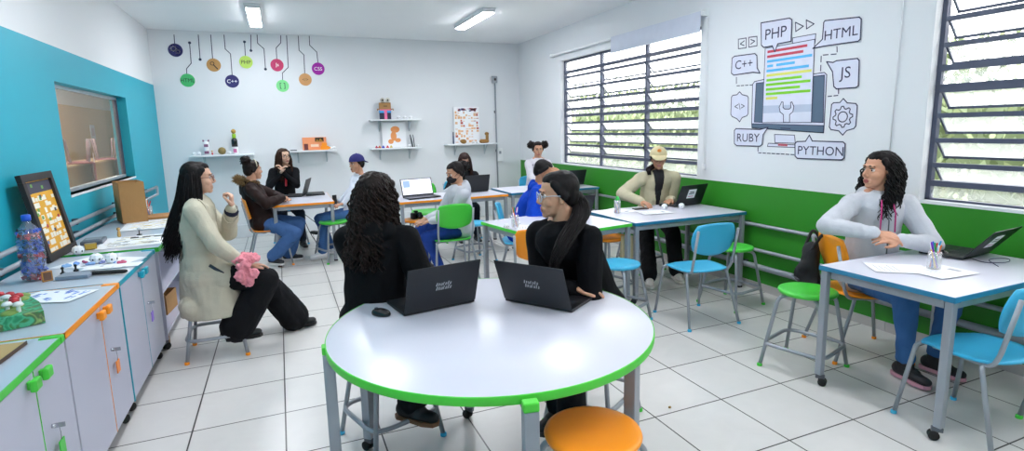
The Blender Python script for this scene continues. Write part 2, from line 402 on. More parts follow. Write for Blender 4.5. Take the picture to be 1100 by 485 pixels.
def louvre_window(i, w, bars, zs, fixed):
    y0, y1, z0, z1 = w; x = XR+.07
    o = thing('window_%d' % i, 'w', 'window'); del o['category']; del o['label']; o['kind'] = 'structure'
    f = MB(); b = .03
    f.box(x, y0, z0, x+.04, y0+b, z1); f.box(x, y1-b, z0, x+.04, y1, z1); f.box(x, y0, z0, x+.04, y1, z0+b*.5); f.box(x, y0, z1-b, x+.04, y1, z1)
    for yb in bars: f.box(x-.005, yb-.018, z0, x+.045, yb+.018, z1)
    for z in fixed: f.box(x-.002, y0, z-.02, x+.042, y1, z+.02)
    f.build('window_frame', FRM, o)
    ys = [y0+b] + sorted(bars) + [y1-b]
    g = MB(); r = MB(); dz = .12; dx = .10
    for z in zs:
        for a, c in zip(ys, ys[1:]):
            a += .015; c -= .015
            # pane pivots at its top and tilts outward below
            X0, Z0, X1, Z1 = x-.01, z, x-.01+dx, z-dz
            g.add([(X0, a, Z0), (X0, c, Z0), (X1, c, Z1), (X1, a, Z1), (X0+.004, a, Z0+.003), (X0+.004, c, Z0+.003), (X1+.004, c, Z1+.003), (X1+.004, a, Z1+.003)], [(0, 1, 2, 3), (7, 6, 5, 4), (0, 4, 5, 1), (2, 6, 7, 3)])
            r.box(X0-.014, a, Z0-.017, X0+.016, c, Z0+.015); r.box(X1-.008, a, Z1-.009, X1+.010, c, Z1+.008)
            for q in (a, c-.012): r.add([(X0, q, Z0-.012), (X0, q, Z0+.012), (X1, q, Z1+.01), (X1, q, Z1-.008), (X0, q+.012, Z0-.012), (X0, q+.012, Z0+.012), (X1, q+.012, Z1+.01), (X1, q+.012, Z1-.008)], [(0, 1, 2, 3), (7, 6, 5, 4), (0, 4, 5, 1), (1, 5, 6, 2), (2, 6, 7, 3), (0, 3, 7, 4)])
    g.build('louvre_glass', FROST, o); r.build('louvre_rail', FRM, o)
    # fixed frosted panes between fixed transoms
    gf = MB()
    edges = [z0+.02]+sorted(fixed)+[z1-.02]
    for lo, hi in zip(edges, edges[1:]):
        if hi-lo < .26: gf.box(x+.018, y0+b, lo, x+.022, y1-b, hi)
    gf.build('fixed_glass', FROST, o)
    return o
louvre_window(1, RW1, [5.72, 6.76], [2.36, 2.18, 2.0, 1.66, 1.49, 1.32], [1.17, 1.77, 1.87, 2.44])
louvre_window(2, RW2, [.9], [2.6, 2.43, 2.26, 2.09, 1.79, 1.62, 1.45, 1.28], [1.15, 1.81, 1.94])
# roller blinds
def blind(y0, y1, z, drop, label):
    t = thing('roller_blind', label, 'blind', (XR-.05, y0, z))
    MB().cap((0, 0, 0), (0, y1-y0, 0), .018).build('roller_tube', WHITE, t)
    if drop:
        a, b, d = drop; MB().box(-.02, a-y0, -d, -.016, b-y0, .02).box(-.025, a-y0, -d-.015, -.012, b-y0, -d+.01).build('fabric', mat('blind_fabric', 'cdd3e2', .8), t)
    m = MB()
    for yy in (0, y1-y0): m.box(-.025, yy-.01, -.03, .05, yy+.01, .03, 0, .004)
    m.build('bracket', WHITE, t)
    return t
blind(4.62, 8.05, 2.72, (4.64, 6.3, .17), 'white roller blind rolled up above the louvre window beside the back wall')
MB_ = MB().tube([(XR-.03, 4.58, 2.66), (XR-.02, 4.585, 1.9), (XR-.03, 4.58, 1.17), (XR-.022, 4.56, 1.17), (XR-.016, 4.565, 1.9), (XR-.03, 4.57, 2.66)], .003, 5).box(XR-.04, 4.555, 1.12, XR-.015, 4.585, 1.18, 0, .004)
tag(MB_.build('blind_cord', WHITE), 'thin white pull cord hanging on the wall right of the roller blind', 'cord')
tag(MB().tube([(XR-.012, 2.66, 3.08), (XR-.012, 2.655, 2.2), (XR-.012, 2.66, 1.35)], .004, 5).box(XR-.02, 2.645, 1.3, XR-.004, 2.675, 1.36, 0, .004).build('blind_cord', WHITE), 'thin white pull cord hanging on the wall between the mural and the right window', 'cord')
# interior window on the left
o = thing('window_3', 'w', 'window'); del o['category']; del o['label']; o['kind'] = 'structure'
y0, y1, z0, z1 = LW; f = MB(); x = XL-.13; b = .03
ALU = mat('aluminium_window_frame', 'c6ccd2', .35, .5)
f.box(x, y0, z0, x+.04, y1, z0+b); f.box(x, y0, z1-b, x+.04, y1, z1); f.box(x, y0, z0, x+.04, y0+b*.6, z1); f.box(x, y1-b*.6, z0, x+.04, y1, z1, 1)
f.build('window_frame', [ALU, FRM], o)
MB().box(x+.018, y0+.02, z0+.02, x+.022, y1-.02, z1-.02).build('window_pane', glass('clear_window_glass', 'e8f0f0', .08, .07), o)
struct(MB().box(XL-.09, y0, z0-.02, XL+.006, y1, z0, 0, .003).build('trim_1', WHITE))
# neighbouring room seen through it
BEIGE = wall_mat('beige_wall_paint', 'c9ab80'); G2 = wall_mat('far_green_paint', '12604a')
n = MB(); X0 = XL-3.2; YE = 25
n.box(X0-.1, 4, 0, X0, YE, 2.42, 0).box(X0-.1, 4, 2.42, X0, YE, 3.1, 1).box(X0, YE-.1, 0, XL-.17, YE, 3.1, 0).box(X0-.1, 4, 3.1, XL-.17, YE, 3.2, 1).box(X0-.1, 4, -.1, XL-.17, YE, 0, 1).box(X0-.1, 3.9, 0, XL-.17, 4, 3.1, 1).box(X0, 21.7, 0, X0+.04, YE-.1, 3.1, 2).box(XL-.3, YB+.3, 0, XL-.2, YE, 3.1, 1)
struct(n.build('wall_neighbour_room', [BEIGE, WALLW, G2]))
for k, (yy, lb) in enumerate(((7.5, 'nearer'), (14.5, 'farther'))):  # lamps added only to brighten the neighbouring room
    lp = thing('ceiling_light', '%s fluorescent tube light in the neighbouring room behind the interior window' % lb, 'light', (XL-1.8, yy, 3.06))
    MB().box(-.08, -.6, 0, .08, .6, .04, 0, .006).build('housing', WHITE, lp); MB().box(-.06, -.58, -.02, .06, .58, 0, 0, .005).build('diffuser', emit('added_tube_glow%d' % k, 'fff6e8', 62), lp)
PINK = mat('faded_red_plastic', '94404e', .5)
t0 = thing('long_counter', 'long beige counter in the neighbouring room seen through the interior window', 'counter', (X0+.35, 12.0, 0))
MB().box(0, 0, 1.04, .7, 9.4, 1.08, 0, .004).build('countertop', BEIGE, t0); MB().box(.05, .05, 0, .66, 9.35, 1.04).build('cabinet_body', mat('beige_cabinet', '9c8258', .6), t0)
for i, (yy, lab) in enumerate(((14.0, 'faded red chair upturned on the counter behind the interior window, nearer the window frame'), (15.9, 'faded red chair upturned on the counter behind the interior window, farther one'))):
    c = thing('upturned_chair', lab, 'chair', (X0+.95, yy, 1.08), .3, 'upturned red chairs')
    MB().box(-.2, -.45, 0, .2, .45, .03, 0, .01).build('seat', PINK, c); MB().box(.2, -.45, -.5, .24, .45, .02, 0, .01).build('backrest', PINK, c)
    for a, b_ in ((-1, -1), (1, -1), (1, 1), (-1, 1)): MB().tube([(a*.15, b_*.35, .03), (a*.2, b_*.42, .5)], .02).build('leg', mat('mauve_steel', '9a8088', .5), c)
    MB().box(.25, .1, -.3, .26, .3, .2).build('tag_card', PAPER, c)
for yy, lb in ((13.3, 'pale notice on the beige wall behind the interior window, nearer one'), (15.2, 'pale notice on the beige wall behind the interior window, farther one'), (18.9, 'white paper pinned to the far part of the beige wall behind the interior window')):
    t = thing('wall_notice', lb, 'notice', (X0+.005, yy, 1.75)); MB().box(0, -.2, -.2, .008, .2, .2).build('sheet', mat('notice_grey', 'c8c4c8', .6), t); MB().box(.008, -.14, -.1, .01, .14, .12).build('notice_print', mat('notice_pink', 'c8a8a8', .6), t)
# ceiling lights (twin tubes, open troughs); those out of view are added to light the room
TUBE = emit('tube_light_glow', 'f8faff', 34)
def lamp(x, y, label):
    t = thing('ceiling_light', label, 'light', (x, y, ZC), 0, 'ceiling tube lights')
    MB().prism([(-.09, 0), (.09, 0), (.075, -.055), (-.075, -.055)], -.62, .62, M=Matrix(((1, 0, 0, 0), (0, 0, 1, 0), (0, 1, 0, 0), (0, 0, 0, 1)))).build('housing', mat('lamp_housing', 'd5dade', .4), t)
    MB().box(-.068, -.6, -.064, .068, .6, -.055, 0, .003).build('diffuser', TUBE, t)
lamp(-.16, 7.95, 'ceiling tube light above the left side of the room, seen end on')
lamp(2.58, 7.38, 'ceiling tube light above the far right tables near the back wall')
lamp(-.16, 4.3, 'ceiling tube light over the cabinets, just above the picture'); lamp(2.58, 3.9, 'ceiling tube light above the round table area, just above the picture')  # unseen lamps added as extra light, here and on the next line
lamp(-.16, .8, 'ceiling tube light behind the photographer, left row'); lamp(2.58, .5, 'ceiling tube light behind the photographer, right row')
# wall pipes
def pipe(name, pts, r, label, clips=()):
    t = thing(name, label, 'pipe', pts[0]); p0 = V(pts[0])
    MB().tube([V(p)-p0 for p in pts], r, 10).build('pipe', STEEL, t)
    for c in clips: MB().box(c[0]-.02-p0.x, c[1]-.015-p0.y, c[2]-r-.008-p0.z, c[0]+.02-p0.x, c[1]+.015-p0.y, c[2]+r+.008-p0.z, 0, .003).build('pipe_clamp', STEEL_D, t)
for z, lb, r in ((.64, 'uppermost grey pipe along the green wall', .017), (.40, 'middle grey pipe along the green wall', .017), (.24, 'lowest and thickest grey pipe along the green wall', .027)):
    pipe('wall_conduit', [(XR-.04, 1.0, z), (XR-.04, 9.3, z)], r, lb, [(XR-.02, q, z) for q in (2.75, 3.95, 5.2, 6.9)])
for z, lb in ((.93, 'upper grey pipe along the teal wall behind the cabinets'), (.83, 'lower grey pipe along the teal wall behind the cabinets')):
    pipe('wall_conduit', [(XL+.04, 2.0, z), (XL+.04, 8.6, z)] + ([(XL+.04, 8.62, .93)] if z < .9 else []), .017, lb, [(XL+.025, q, z) for q in (4.05, 5.42, 6.6, 8.0)])
pipe('wall_conduit', [(3.66, YB-.03, 2.42), (3.67, YB-.03, .45)], .014, 'thin vertical grey conduit on the back wall right of the shelves', [(3.67, YB-.015, 1.2), (3.66, YB-.015, 1.9)])
t = thing('wall_socket', 'small grey junction box on top of the vertical conduit', 'socket', (3.66, YB, 2.47)); MB().box(-.045, -.05, -.06, .045, 0, .06, 0, .006).build('box', STEEL, t); MB().box(-.02, -.053, -.02, .02, -.049, .02).build('outlet_face', BLACK, t)
t = thing('wall_socket', 'white box on the vertical conduit beside the right back shelf', 'socket', (3.72, YB, 1.12)); MB().box(-.05, -.055, -.12, .05, 0, .12, 0, .006).build('box', WHITE, t); MB().box(-.02, -.058, .02, .02, -.054, .07).build('outlet_face', STEEL, t)
t = thing('wall_conduit', 'short horizontal grey conduit low on the back wall under the desk laptop', 'pipe', (1.0, YB-.03, .48)); MB().tube([(-.4, 0, 0), (2.6, 0, 0)], .02).build('pipe', STEEL, t); MB().box(-.1, -.01, -.03, -.05, .03, .03, 0, .003).build('pipe_clamp', STEEL_D, t)
# shelves on the back wall
def shelf(x0, x1, z, label):
    t = thing('wall_shelf', label, 'shelf', (x0, YB, z), 0, 'white wall shelves'); L = x1-x0
    MB().box(0, -.25, -.022, L, 0, 0, 0, .003).build('board', mat('white_shelf_board', 'e9edf0', .4), t)
    for q in (.2, .8):
        m = MB(); X = L*q
        m.box(X-.012, -.006, -.2, X+.012, -.001, -.022).box(X-.012, -.2, -.027, X+.012, -.001, -.022).tube([(X, -.004, -.17), (X, -.16, -.028)], .006)
        m.build('bracket', mat('pale_bracket_steel', 'bcc6cc', .4), t)
shelf(-1.22, -.37, 1.305, 'white wall shelf nearest the teal wall, holding the tall black bottle'); shelf(.12, .84, 1.325, 'white wall shelf holding the orange box, above the boy in the blue cap')
shelf(1.40, 2.24, 1.79, 'upper of the two stacked white shelves, under the cardboard figure'); shelf(1.39, 2.22, 1.32, 'lower of the two stacked white shelves, holding the orange picture sheet'); shelf(2.68, 3.62, 1.345, 'white wall shelf holding the tall board game sheet, beside the conduit')
# outside: hedge and ground
hr = random.Random(3); h = MB()
for k in range(11000):
    y = hr.uniform(-5, 16); base = 8.2 + .5*noise.noise(V((y*.6, 0, 0)))
    z = hr.random()**.9*(2.75 + .5*noise.noise(V((y*.5, 3, 0)))+.3*noise.noise(V((y*2, 3, 5)))); x = base + hr.uniform(-.45, .45) + z*.12
    s = hr.uniform(.05, .11); q = Matrix.Rotation(hr.uniform(0, 6.3), 3, 'Z') @ Matrix.Rotation(hr.uniform(-1, 1), 3, 'X')
    h.add([V((x, y, z)) + q @ V(p) for p in ((-s*.5, 0, 0), (0, 0, -s*.9), (s*.5, 0, 0), (0, 0, s*.9))], [(0, 1, 2, 3)], hr.choice((0, 0, 1)))
hv = []; hf_ = []; ny = 90; nz = 12
for i in range(ny):
    for j in range(nz): y = -5+21*i/(ny-1); z = 2.0*j/(nz-1); hv.append((8.55+.35*noise.noise(V((y*1.3, z*1.6, 1)))+z*.12, y, z+(.35*noise.noise(V((y*1.1, 0, 7))) if j == nz-1 else 0)))
for i in range(ny):
    for j in range(nz): p = hv[i*nz+j]; hv.append((9.6, p[1], p[2]))
N_ = ny*nz
for i in range(ny-1):
    for j in range(nz-1): a = i*nz+j; hf_.append((a, a+nz, a+nz+1, a+1)); hf_.append((a+N_, a+1+N_, a+nz+1+N_, a+nz+N_))
    a = i*nz+nz-1; hf_.append((a, a+nz, a+nz+N_, a+N_))
h.add(hv, hf_, 0, True)
tag(h.build('hedge', [mat('leaf_green', '6f7e5a', .6), mat('leaf_pale', '9aa67c', .6)]), 'pale green leafy hedge outside the louvre windows', 'hedge', kind='stuff')
struct(MB().box(XR+.3, -8, -.15, 30, 20, -.05).build('ground_outside', mat('outside_concrete', 'b8b8b0', .9)))
# world
w = bpy.data.worlds.new('overcast_sky'); sc.world = w; w.use_nodes = True; nt = w.node_tree
bg = nt.nodes['Background']; bg.inputs[0].default_value = (.99, .992, 1, 1); bg.inputs[1].default_value = 3.0
MUR = dict(
 PHP=[(3.912, 2.498), (3.607, 2.484), (3.582, 2.467), (3.577, 2.287), (3.716, 2.285), (3.743, 2.222), (3.775, 2.277), (3.869, 2.276), (3.897, 2.3)],
 HTML=[(3.263, 2.401), (2.975, 2.375), (2.958, 2.358), (2.954, 2.209), (2.971, 2.197), (3.263, 2.202), (3.359, 2.197), (3.276, 2.258), (3.274, 2.39)],
 CPP=[(4.249, 2.227), (4.216, 2.241), (3.968, 2.234), (3.944, 2.213), (3.934, 2.1), (3.897, 2.05), (3.981, 2.067), (4.219, 2.063), (4.25, 2.084)],
 JS=[(3.225, 2.074), (3.167, 2.062), (3.139, 2.072), (2.966, 2.069), (2.95, 2.052), (2.942, 1.863), (2.96, 1.85), (3.123, 1.852), (3.147, 1.872), (3.167, 1.989)],
 RUBY=[(4.162, 1.545), (3.869, 1.534), (3.777, 1.554), (3.829, 1.486), (3.835, 1.396), (3.86, 1.38), (4.144, 1.38), (4.175, 1.399), (4.182, 1.527)],
 PYTHON=[(3.46, 1.428), (3.376, 1.432), (3.342, 1.484), (3.311, 1.435), (3.035, 1.431), (3.015, 1.416), (3.017, 1.304), (3.035, 1.288), (3.447, 1.284), (3.471, 1.303), (3.479, 1.411)],
 CODE=[(4.139, 1.898), (4.105, 1.868), (4.04, 1.852), (4.027, 1.833), (4.022, 1.686), (4.037, 1.665), (4.093, 1.651), (4.124, 1.611), (4.159, 1.64), (4.223, 1.664), (4.242, 1.687), (4.242, 1.852), (4.226, 1.869), (4.171, 1.872)],
 GEAR=[(3.061, 1.772), (3.026, 1.737), (2.955, 1.728), (2.941, 1.71), (2.942, 1.556), (2.956, 1.536), (3.014, 1.521), (3.045, 1.485), (3.081, 1.519), (3.15, 1.529), (3.166, 1.551), (3.159, 1.731), (3.143, 1.743), (3.087, 1.743)],
 BOX1=[(4.183, 2.395), (4.086, 2.392), (4.081, 2.302), (4.178, 2.306)],
 BOX2=[(4.055, 2.393), (3.958, 2.387), (3.953, 2.302), (4.05, 2.304)],
 TRI1=[(3.548, 2.439), (3.468, 2.393), (3.54, 2.362)],
 TRI2=[(3.443, 2.439), (3.367, 2.394), (3.435, 2.366)],
 MON=[(3.961, 1.979), (3.848, 1.99), (3.332, 1.989), (3.242, 1.991), (3.22, 1.971), (3.214, 1.562), (3.215, 1.503), (3.967, 1.55), (3.974, 1.599), (3.983, 1.956)],
 BAR=[(3.973, 1.59), (3.217, 1.562), (3.215, 1.503), (3.967, 1.55)],
 SL=[(3.941, 1.962), (3.847, 1.963), (3.843, 1.6), (3.943, 1.605)],
 SR=[(3.345, 1.969), (3.241, 1.97), (3.225, 1.588), (3.334, 1.593)],
 PAGE2=[(3.566, 2.313), (3.343, 2.312), (3.346, 2.237), (3.561, 2.239)],
 PAGE=[(3.854, 2.265), (3.349, 2.269), (3.334, 1.59), (3.847, 1.597)],
 BAND=[(3.852, 1.752), (3.339, 1.742), (3.337, 1.68), (3.848, 1.683)],
 WR=[(3.642, 1.776), (3.666, 1.732), (3.653, 1.688), (3.617, 1.664), (3.612, 1.596), (3.548, 1.594), (3.552, 1.662), (3.52, 1.686), (3.513, 1.731), (3.536, 1.771), (3.549, 1.766), (3.543, 1.721), (3.559, 1.71), (3.606, 1.712), (3.625, 1.727), (3.627, 1.773)],
 ST=[(3.704, 1.489), (3.493, 1.484), (3.479, 1.413), (3.696, 1.416)],
 BS=[(3.768, 1.409), (3.475, 1.399), (3.466, 1.377), (3.777, 1.379)],
)
BARS = [('r', (3.826, 2.233), (3.416, 2.226)), ('r', (3.827, 2.187), (3.451, 2.186)), ('b', (3.825, 2.146), (3.364, 2.143)), ('b', (3.822, 2.103), (3.757, 2.102)), ('b', (3.722, 2.103), (3.529, 2.104)), ('b', (3.827, 2.06), (3.389, 2.061)), ('y', (3.824, 2.019), (3.361, 2.021)), ('g', (3.822, 1.976), (3.452, 1.979)), ('g', (3.826, 1.935), (3.365, 1.939)), ('g', (3.824, 1.894), (3.463, 1.896)), ('g', (3.822, 1.856), (3.359, 1.853)), ('y', (3.819, 1.815), (3.693, 1.816))]
DASH = [[(4.189, 2.05), (4.184, 1.957), (3.971, 1.95)], [(3.148, 2.189), (3.141, 2.125), (3.282, 2.133), (3.278, 1.989)], [(3.109, 1.854), (3.105, 1.8), (3.21, 1.796)], [(3.887, 1.373), (3.883, 1.318), (3.475, 1.314)]]
TX = dict(PHP=(3.743, 2.384, 0.073), HTML=(3.117, 2.283, 0.06), CPP=(4.097, 2.154, 0.066), JS=(3.059, 1.96, 0.091), RUBY=(4.005, 1.458, 0.062), PYTHON=(3.235, 1.355, 0.059), CODE=(4.132, 1.758, 0.062), LT=(4.132, 2.348, 0.055), GT=(4.006, 2.348, 0.053), GC=(3.056, 1.629, 0.07))
DISCS = [('gears', -1.274, 2.826, 0.087), ('HTML', -1.162, 2.401, 0.089), ('lens', -0.801, 2.627, 0.089), ('C++', -0.577, 2.394, 0.089), ('PHP', -0.363, 2.68, 0.087), ('Js', 0.069, 2.646, 0.088), ('[ ]', 0.123, 2.332, 0.086), ('</>', 0.463, 2.432, 0.089), ('CSS', 0.668, 2.602, 0.09)]
LINES = [[(-1.269, 3.039), (-1.274, 2.917)], [(-1.084, 2.937), (-1.092, 2.647), (-1.159, 2.566), (-1.165, 2.486)], [(-0.799, 3.059), (-0.807, 2.712)], [(-0.624, 3.066), (-0.626, 2.865), (-0.562, 2.795), (-0.569, 2.482)], [(-0.357, 2.977), (-0.363, 2.765)], [(0.158, 3.088), (0.149, 2.982), (0.077, 2.902), (0.073, 2.73)], [(0.241, 3.091), (0.227, 2.616), (0.136, 2.527), (0.13, 2.422)], [(0.41, 3.093), (0.405, 2.879), (0.47, 2.811), (0.462, 2.518)], [(0.572, 3.099), (0.567, 2.961), (0.665, 2.859), (0.672, 2.688)]]
FREE = [[(-0.961, 3.052), (-0.971, 2.703)], [(-0.261, 3.081), (-0.279, 2.852)], [(-0.174, 3.085), (-0.179, 2.965), (-0.096, 2.883), (-0.1, 2.581)]]
# ---------------------------------------------------------------- wall art
INK = mat('navy_ink', '2b2b4e', .6); SLATE = mat('slate_vinyl', '556a80', .6); LILAC = mat('pale_lilac_vinyl', 'd9dcec', .6)
def wallM(side):
    # local (a, b, depth) -> world on that wall ; right: a runs towards -y
    if side == 'right': return Matrix(((0, 0, -1, XR), (-1, 0, 0, 0), (0, 1, 0, 0), (0, 0, 0, 1)))
    return Matrix(((1, 0, 0, 0), (0, 0, -1, YB), (0, 1, 0, 0), (0, 0, 0, 1)))
RM, BM = wallM('right'), wallM('back')
def poly(mb, P, lo, hi, mi, M): mb.prism(P, lo, hi, mi, M)
def stroke(mb, P, w, d, mi, M, closed=True):
    P = [V((p[0], p[1], 0)) for p in P]; n = len(P)
    for i in range(n if closed else n-1):
        a = P[i]; b = P[(i+1) % n]; t = (b-a); L = t.length
        if L < 1e-6: continue
        t /= L; q = V((-t.y, t.x, 0))*w/2; e = t*w*.4
        mb.prism([(a-e-q)[:2], (b+e-q)[:2], (b+e+q)[:2], (a-e+q)[:2]], d-.0006, d, mi, M)
def dashes(mb, P, w, d, M, mi=0):
    for a, b in zip(P, P[1:]):
        a = V((*a, 0)); b = V((*b, 0)); L = (b-a).length; k = max(1, int(L/.05))
        for i in range(k): stroke(mb, [a+(b-a)*((i+.12)/k), a+(b-a)*((i+.75)/k)], w, d, mi, M, False)
def letter(mb, s, x, y, h, d, M, mi=0, thin=-.002, sx=1):
    vs, fs = text_mesh(s, 1, 0, 0)
    zs = [p.y for p in vs]; xs = [p.x for p in vs]; k = h/(max(zs)-min(zs)); cy = (max(zs)+min(zs))/2; cx = (max(xs)+min(xs))/2
    mb.add([((p.x-cx)*k*sx+x, (p.y-cy)*k+y, d) for p in vs], fs, mi, False, M)
mir = lambda P: [(-p[0], p[1]) for p in P]
mu = thing('wall_mural', 'coding mural sticker of a monitor and language bubbles on the white wall between the windows', 'mural', (0, 0, 0))
pm = MB(); poly(pm, mir(MUR['MON']), 0, .0015, 1, RM)
for k in ('SL', 'SR', 'BAR'): poly(pm, mir(MUR[k]), .001, .0022, 2, RM)
for k in ('MON', 'SL', 'SR', 'BAR'): stroke(pm, mir(MUR[k]), .007, .003, 0, RM)
for k in ('ST', 'BS'): poly(pm, mir(MUR[k]), 0, .0015, 1, RM); stroke(pm, mir(MUR[k]), .006, .003, 0, RM)
pm.prism(mir([(3.66, 1.408), (3.56, 1.405), (3.56, 1.385), (3.66, 1.388)]), .001, .0035, 3, RM)
stroke(pm, [(-3.64, 1.545), (-3.54, 1.54)], .007, .0032, 0, RM, False)
pm.build('monitor', [INK, LILAC, SLATE, mat('muted_red_vinyl', 'c05a6a', .6)], mu, label='slate blue computer monitor drawing')
pg = MB()
poly(pg, mir(MUR['PAGE2']), .002, .0032, 1, RM); stroke(pg, mir(MUR['PAGE2']), .006, .004, 0, RM)
poly(pg, mir(MUR['PAGE']), .003, .0042, 1, RM); stroke(pg, mir(MUR['PAGE']), .006, .005, 0, RM)
poly(pg, mir(MUR['BAND']), .004, .0046, 2, RM)
ci = dict(r=3, b=4, y=5, g=6)
for c, a, b in BARS:
    z = (a[1]+b[1])/2; pg.prism(mir([(a[0], z-.011), (b[0], z-.011), (b[0], z+.011), (a[0], z+.011)][::-1]), .0045, .0052, ci[c], RM)
poly(pg, mir(MUR['WR']), .0046, .0056, 1, RM); stroke(pg, mir(MUR['WR']), .007, .0062, 0, RM)
pg.build('code_page', [INK, LILAC, mat('blue_grey_vinyl', 'b9c3d8', .6), mat('red_vinyl', 'c8475a', .6), mat('cyan_vinyl', '55b7ea', .6), mat('yellow_vinyl', 'dfe06a', .6), mat('leaf_vinyl', '7ed01f', .6)], mu, label='page of red, blue, yellow and green code lines with a wrench')
for k, s in (('PHP', 'PHP'), ('HTML', 'HTML'), ('CPP', 'C++'), ('JS', 'JS'), ('RUBY', 'RUBY'), ('PYTHON', 'PYTHON')):
    m = MB(); P = mir(MUR[k]); d = .0065
    poly(m, P, 0, d, 1, RM); stroke(m, P, .009, d+.001, 0, RM)
    y, z, h = TX[k]; letter(m, s, -y, z, h*1.25, d+.001, RM, 0, sx=1.02)
    m.build('speech_bubble', [INK, LILAC], mu, label='lilac speech bubble reading %s' % s)
m = MB()
for k in ('CODE',): poly(m, mir(MUR[k]), 0, .002, 1, RM); stroke(m, mir(MUR[k]), .008, .003, 0, RM); y, z, h = TX[k]; letter(m, '<\\>', -y, z, .065, .003, RM)
m.build('hexagon_badge', [INK, LILAC], mu, label='lilac badge with a code bracket sign')
m = MB(); poly(m, mir(MUR['GEAR']), 0, .002, 1, RM); stroke(m, mir(MUR['GEAR']), .008, .003, 0, RM)
y, z, h = TX['GC']; g = []
for i in range(32):
    a = 2*pi*i/32; r = .083 if (i % 4) in (0, 1) else .064; g.append((-y+r*cos(a), z+r*sin(a)))
stroke(m, g, .008, .003, 0, RM); stroke(m, [(-y+.04*cos(a*pi/10), z+.04*sin(a*pi/10)) for a in range(20)], .008, .003, 0, RM)
m.build('hexagon_badge', [INK, LILAC], mu, label='lilac badge with a gear outline')
m = MB()
for k in ('BOX1', 'BOX2', 'TRI1', 'TRI2'): stroke(m, mir(MUR[k]), .008, .002, 0, RM)
for k, s in (('LT', '<'), ('GT', '>')): y, z, h = TX[k]; letter(m, s, -y, z, .055, .002, RM)
for d in DASH: dashes(m, mir(d), .008, .002, RM)
m.build('line_symbols', INK, mu, label='small bracket squares, play triangles and dashed lines')
# circuit discs on the back wall
DC = dict(zip([d[0] for d in DISCS], [('1d1a5e', 'navy disc with two gears', 'ffffff'), ('43bb6e', 'green disc reading HTML', '1c2c2c'), ('b98b50', 'tan disc with a magnifying glass', '1a1a1a'), ('1f1c66', 'navy disc reading C++', 'ffffff'), ('b6d956', 'yellow green disc reading PHP', '3a4a2a'), ('c01c5c', 'crimson disc reading Js', 'ffffff'), ('7fdc8e', 'pale green disc with square brackets', '204030'), ('d09a62', 'tan disc with a code bracket sign', '6a4020'), ('a012a0', 'purple disc reading CSS', 'ffffff')]))
NAVYL = mat('dark_line_vinyl', '22304a', .6)
for (n, x, z, r), ln in zip(DISCS, LINES):
    r *= 1.07
    hx, lab, tc = DC[n]
    t = thing('wall_decal', lab + ' hanging on a dark line, on the back wall', 'decal', (0, 0, 0), 0, 'circuit decals')
    m = MB(); m.prism([(x+r*cos(2*pi*i/32), z+r*sin(2*pi*i/32)) for i in range(32)], 0, .004, 0, BM); m.build('disc', mat('disc_'+n, hx, .5, 0, .02), t)
    m = MB()
    if n == 'gears':
        for cx, cz, rr in ((-.022, .02, .032), (.03, -.02, .024)):
            g = []
            for i in range(24): a = 2*pi*i/24; q = rr*(1.15 if i % 3 == 0 else .92); g.append((x+cx+q*cos(a), z+cz+q*sin(a)))
            stroke(m, g, .011, .0055, 0, BM)
    elif n == 'lens':
        stroke(m, [(x-.018+.024*cos(a*pi/8), z+.022+.024*sin(a*pi/8)) for a in range(16)], .008, .0055, 0, BM); stroke(m, [(x, z), (x+.045, z-.055)], .014, .0055, 0, BM, False)
    else: letter(m, n, x, z, dict([('</>', .045), ('[ ]', .09), ('Js', .065)]).get(n, .054), .0055, BM, 0, sx=.9 if n == 'HTML' else 1)
    m.build('symbol', mat('disc_ink_'+n, tc, .5), t)
    m = MB(); stroke(m, ln, .011, .0025, 0, BM, False)
    if n in ('HTML', 'PHP'): a = ln[0]; m.prism([(a[0]+.02*cos(i*pi/6), a[1]+.02*sin(i*pi/6)) for i in range(12)], 0, .003, 0, BM)
    m.build('circuit_line', NAVYL, t)
for ln, lab in zip(FREE, ('plain dark circuit line ending in a dot, between the green HTML and tan magnifier discs', 'short straight dark circuit line ending in a dot, right of the yellow green disc', 'bent dark circuit line ending in a dot, left of the crimson disc')):
    t = thing('wall_decal', lab, 'decal', (0, 0, 0), 0, 'circuit decals')
    # the two short lines are stored in their wall order
    m = MB(); stroke(m, ln, .011, .0025, 0, BM, False); m.build('circuit_line', NAVYL, t)
    a = ln[-1]; MB().prism([(a[0]+.02*cos(i*pi/6), a[1]+.02*sin(i*pi/6)) for i in range(12)], 0, .003, 0, BM).build('end_dot', NAVYL, t)
# ---------------------------------------------------------------- tables, chairs, stools
TZ = .755
rt = thing('round_table', 'large round white table with a lime green edge, holding two open black laptops', 'table', (.80, 2.18, 0))
R = .70
MB().lathe([(0, .73), (R-.004, .73), (R-.004, .7585), (R-.006, .76), (0, .76)], 96).build('tabletop', LAM, rt)
EB = MB(); EB.lathe([(R-.0045, .729), (R-.001, .7285), (R, .732), (R, .757), (R-.001, .7605), (R-.0045, .7605)], 96); EB.f = EB.f[:-2]; EB.m = EB.m[:-2]; EB.s = EB.s[:-2]; EB.build('edge_band', GREEN, rt, label='lime green edge band')
fr = MB(); fr.box(-.55, -.025, .69, .55, .025, .73, 0, .004); fr.box(-.025, -.55, .69, .025, .55, .73, 0, .004); fr.box(-.36, -.40, .69, -.02, -.37, .73); fr.build('apron_frame', STEEL, rt)
LEG = [(-.69, .03, 1), (-.145, -.725, 1), (.375, -.53, 0), (.06, .55, 2), (-.5, .47, 2), (.6, .25, 2)]
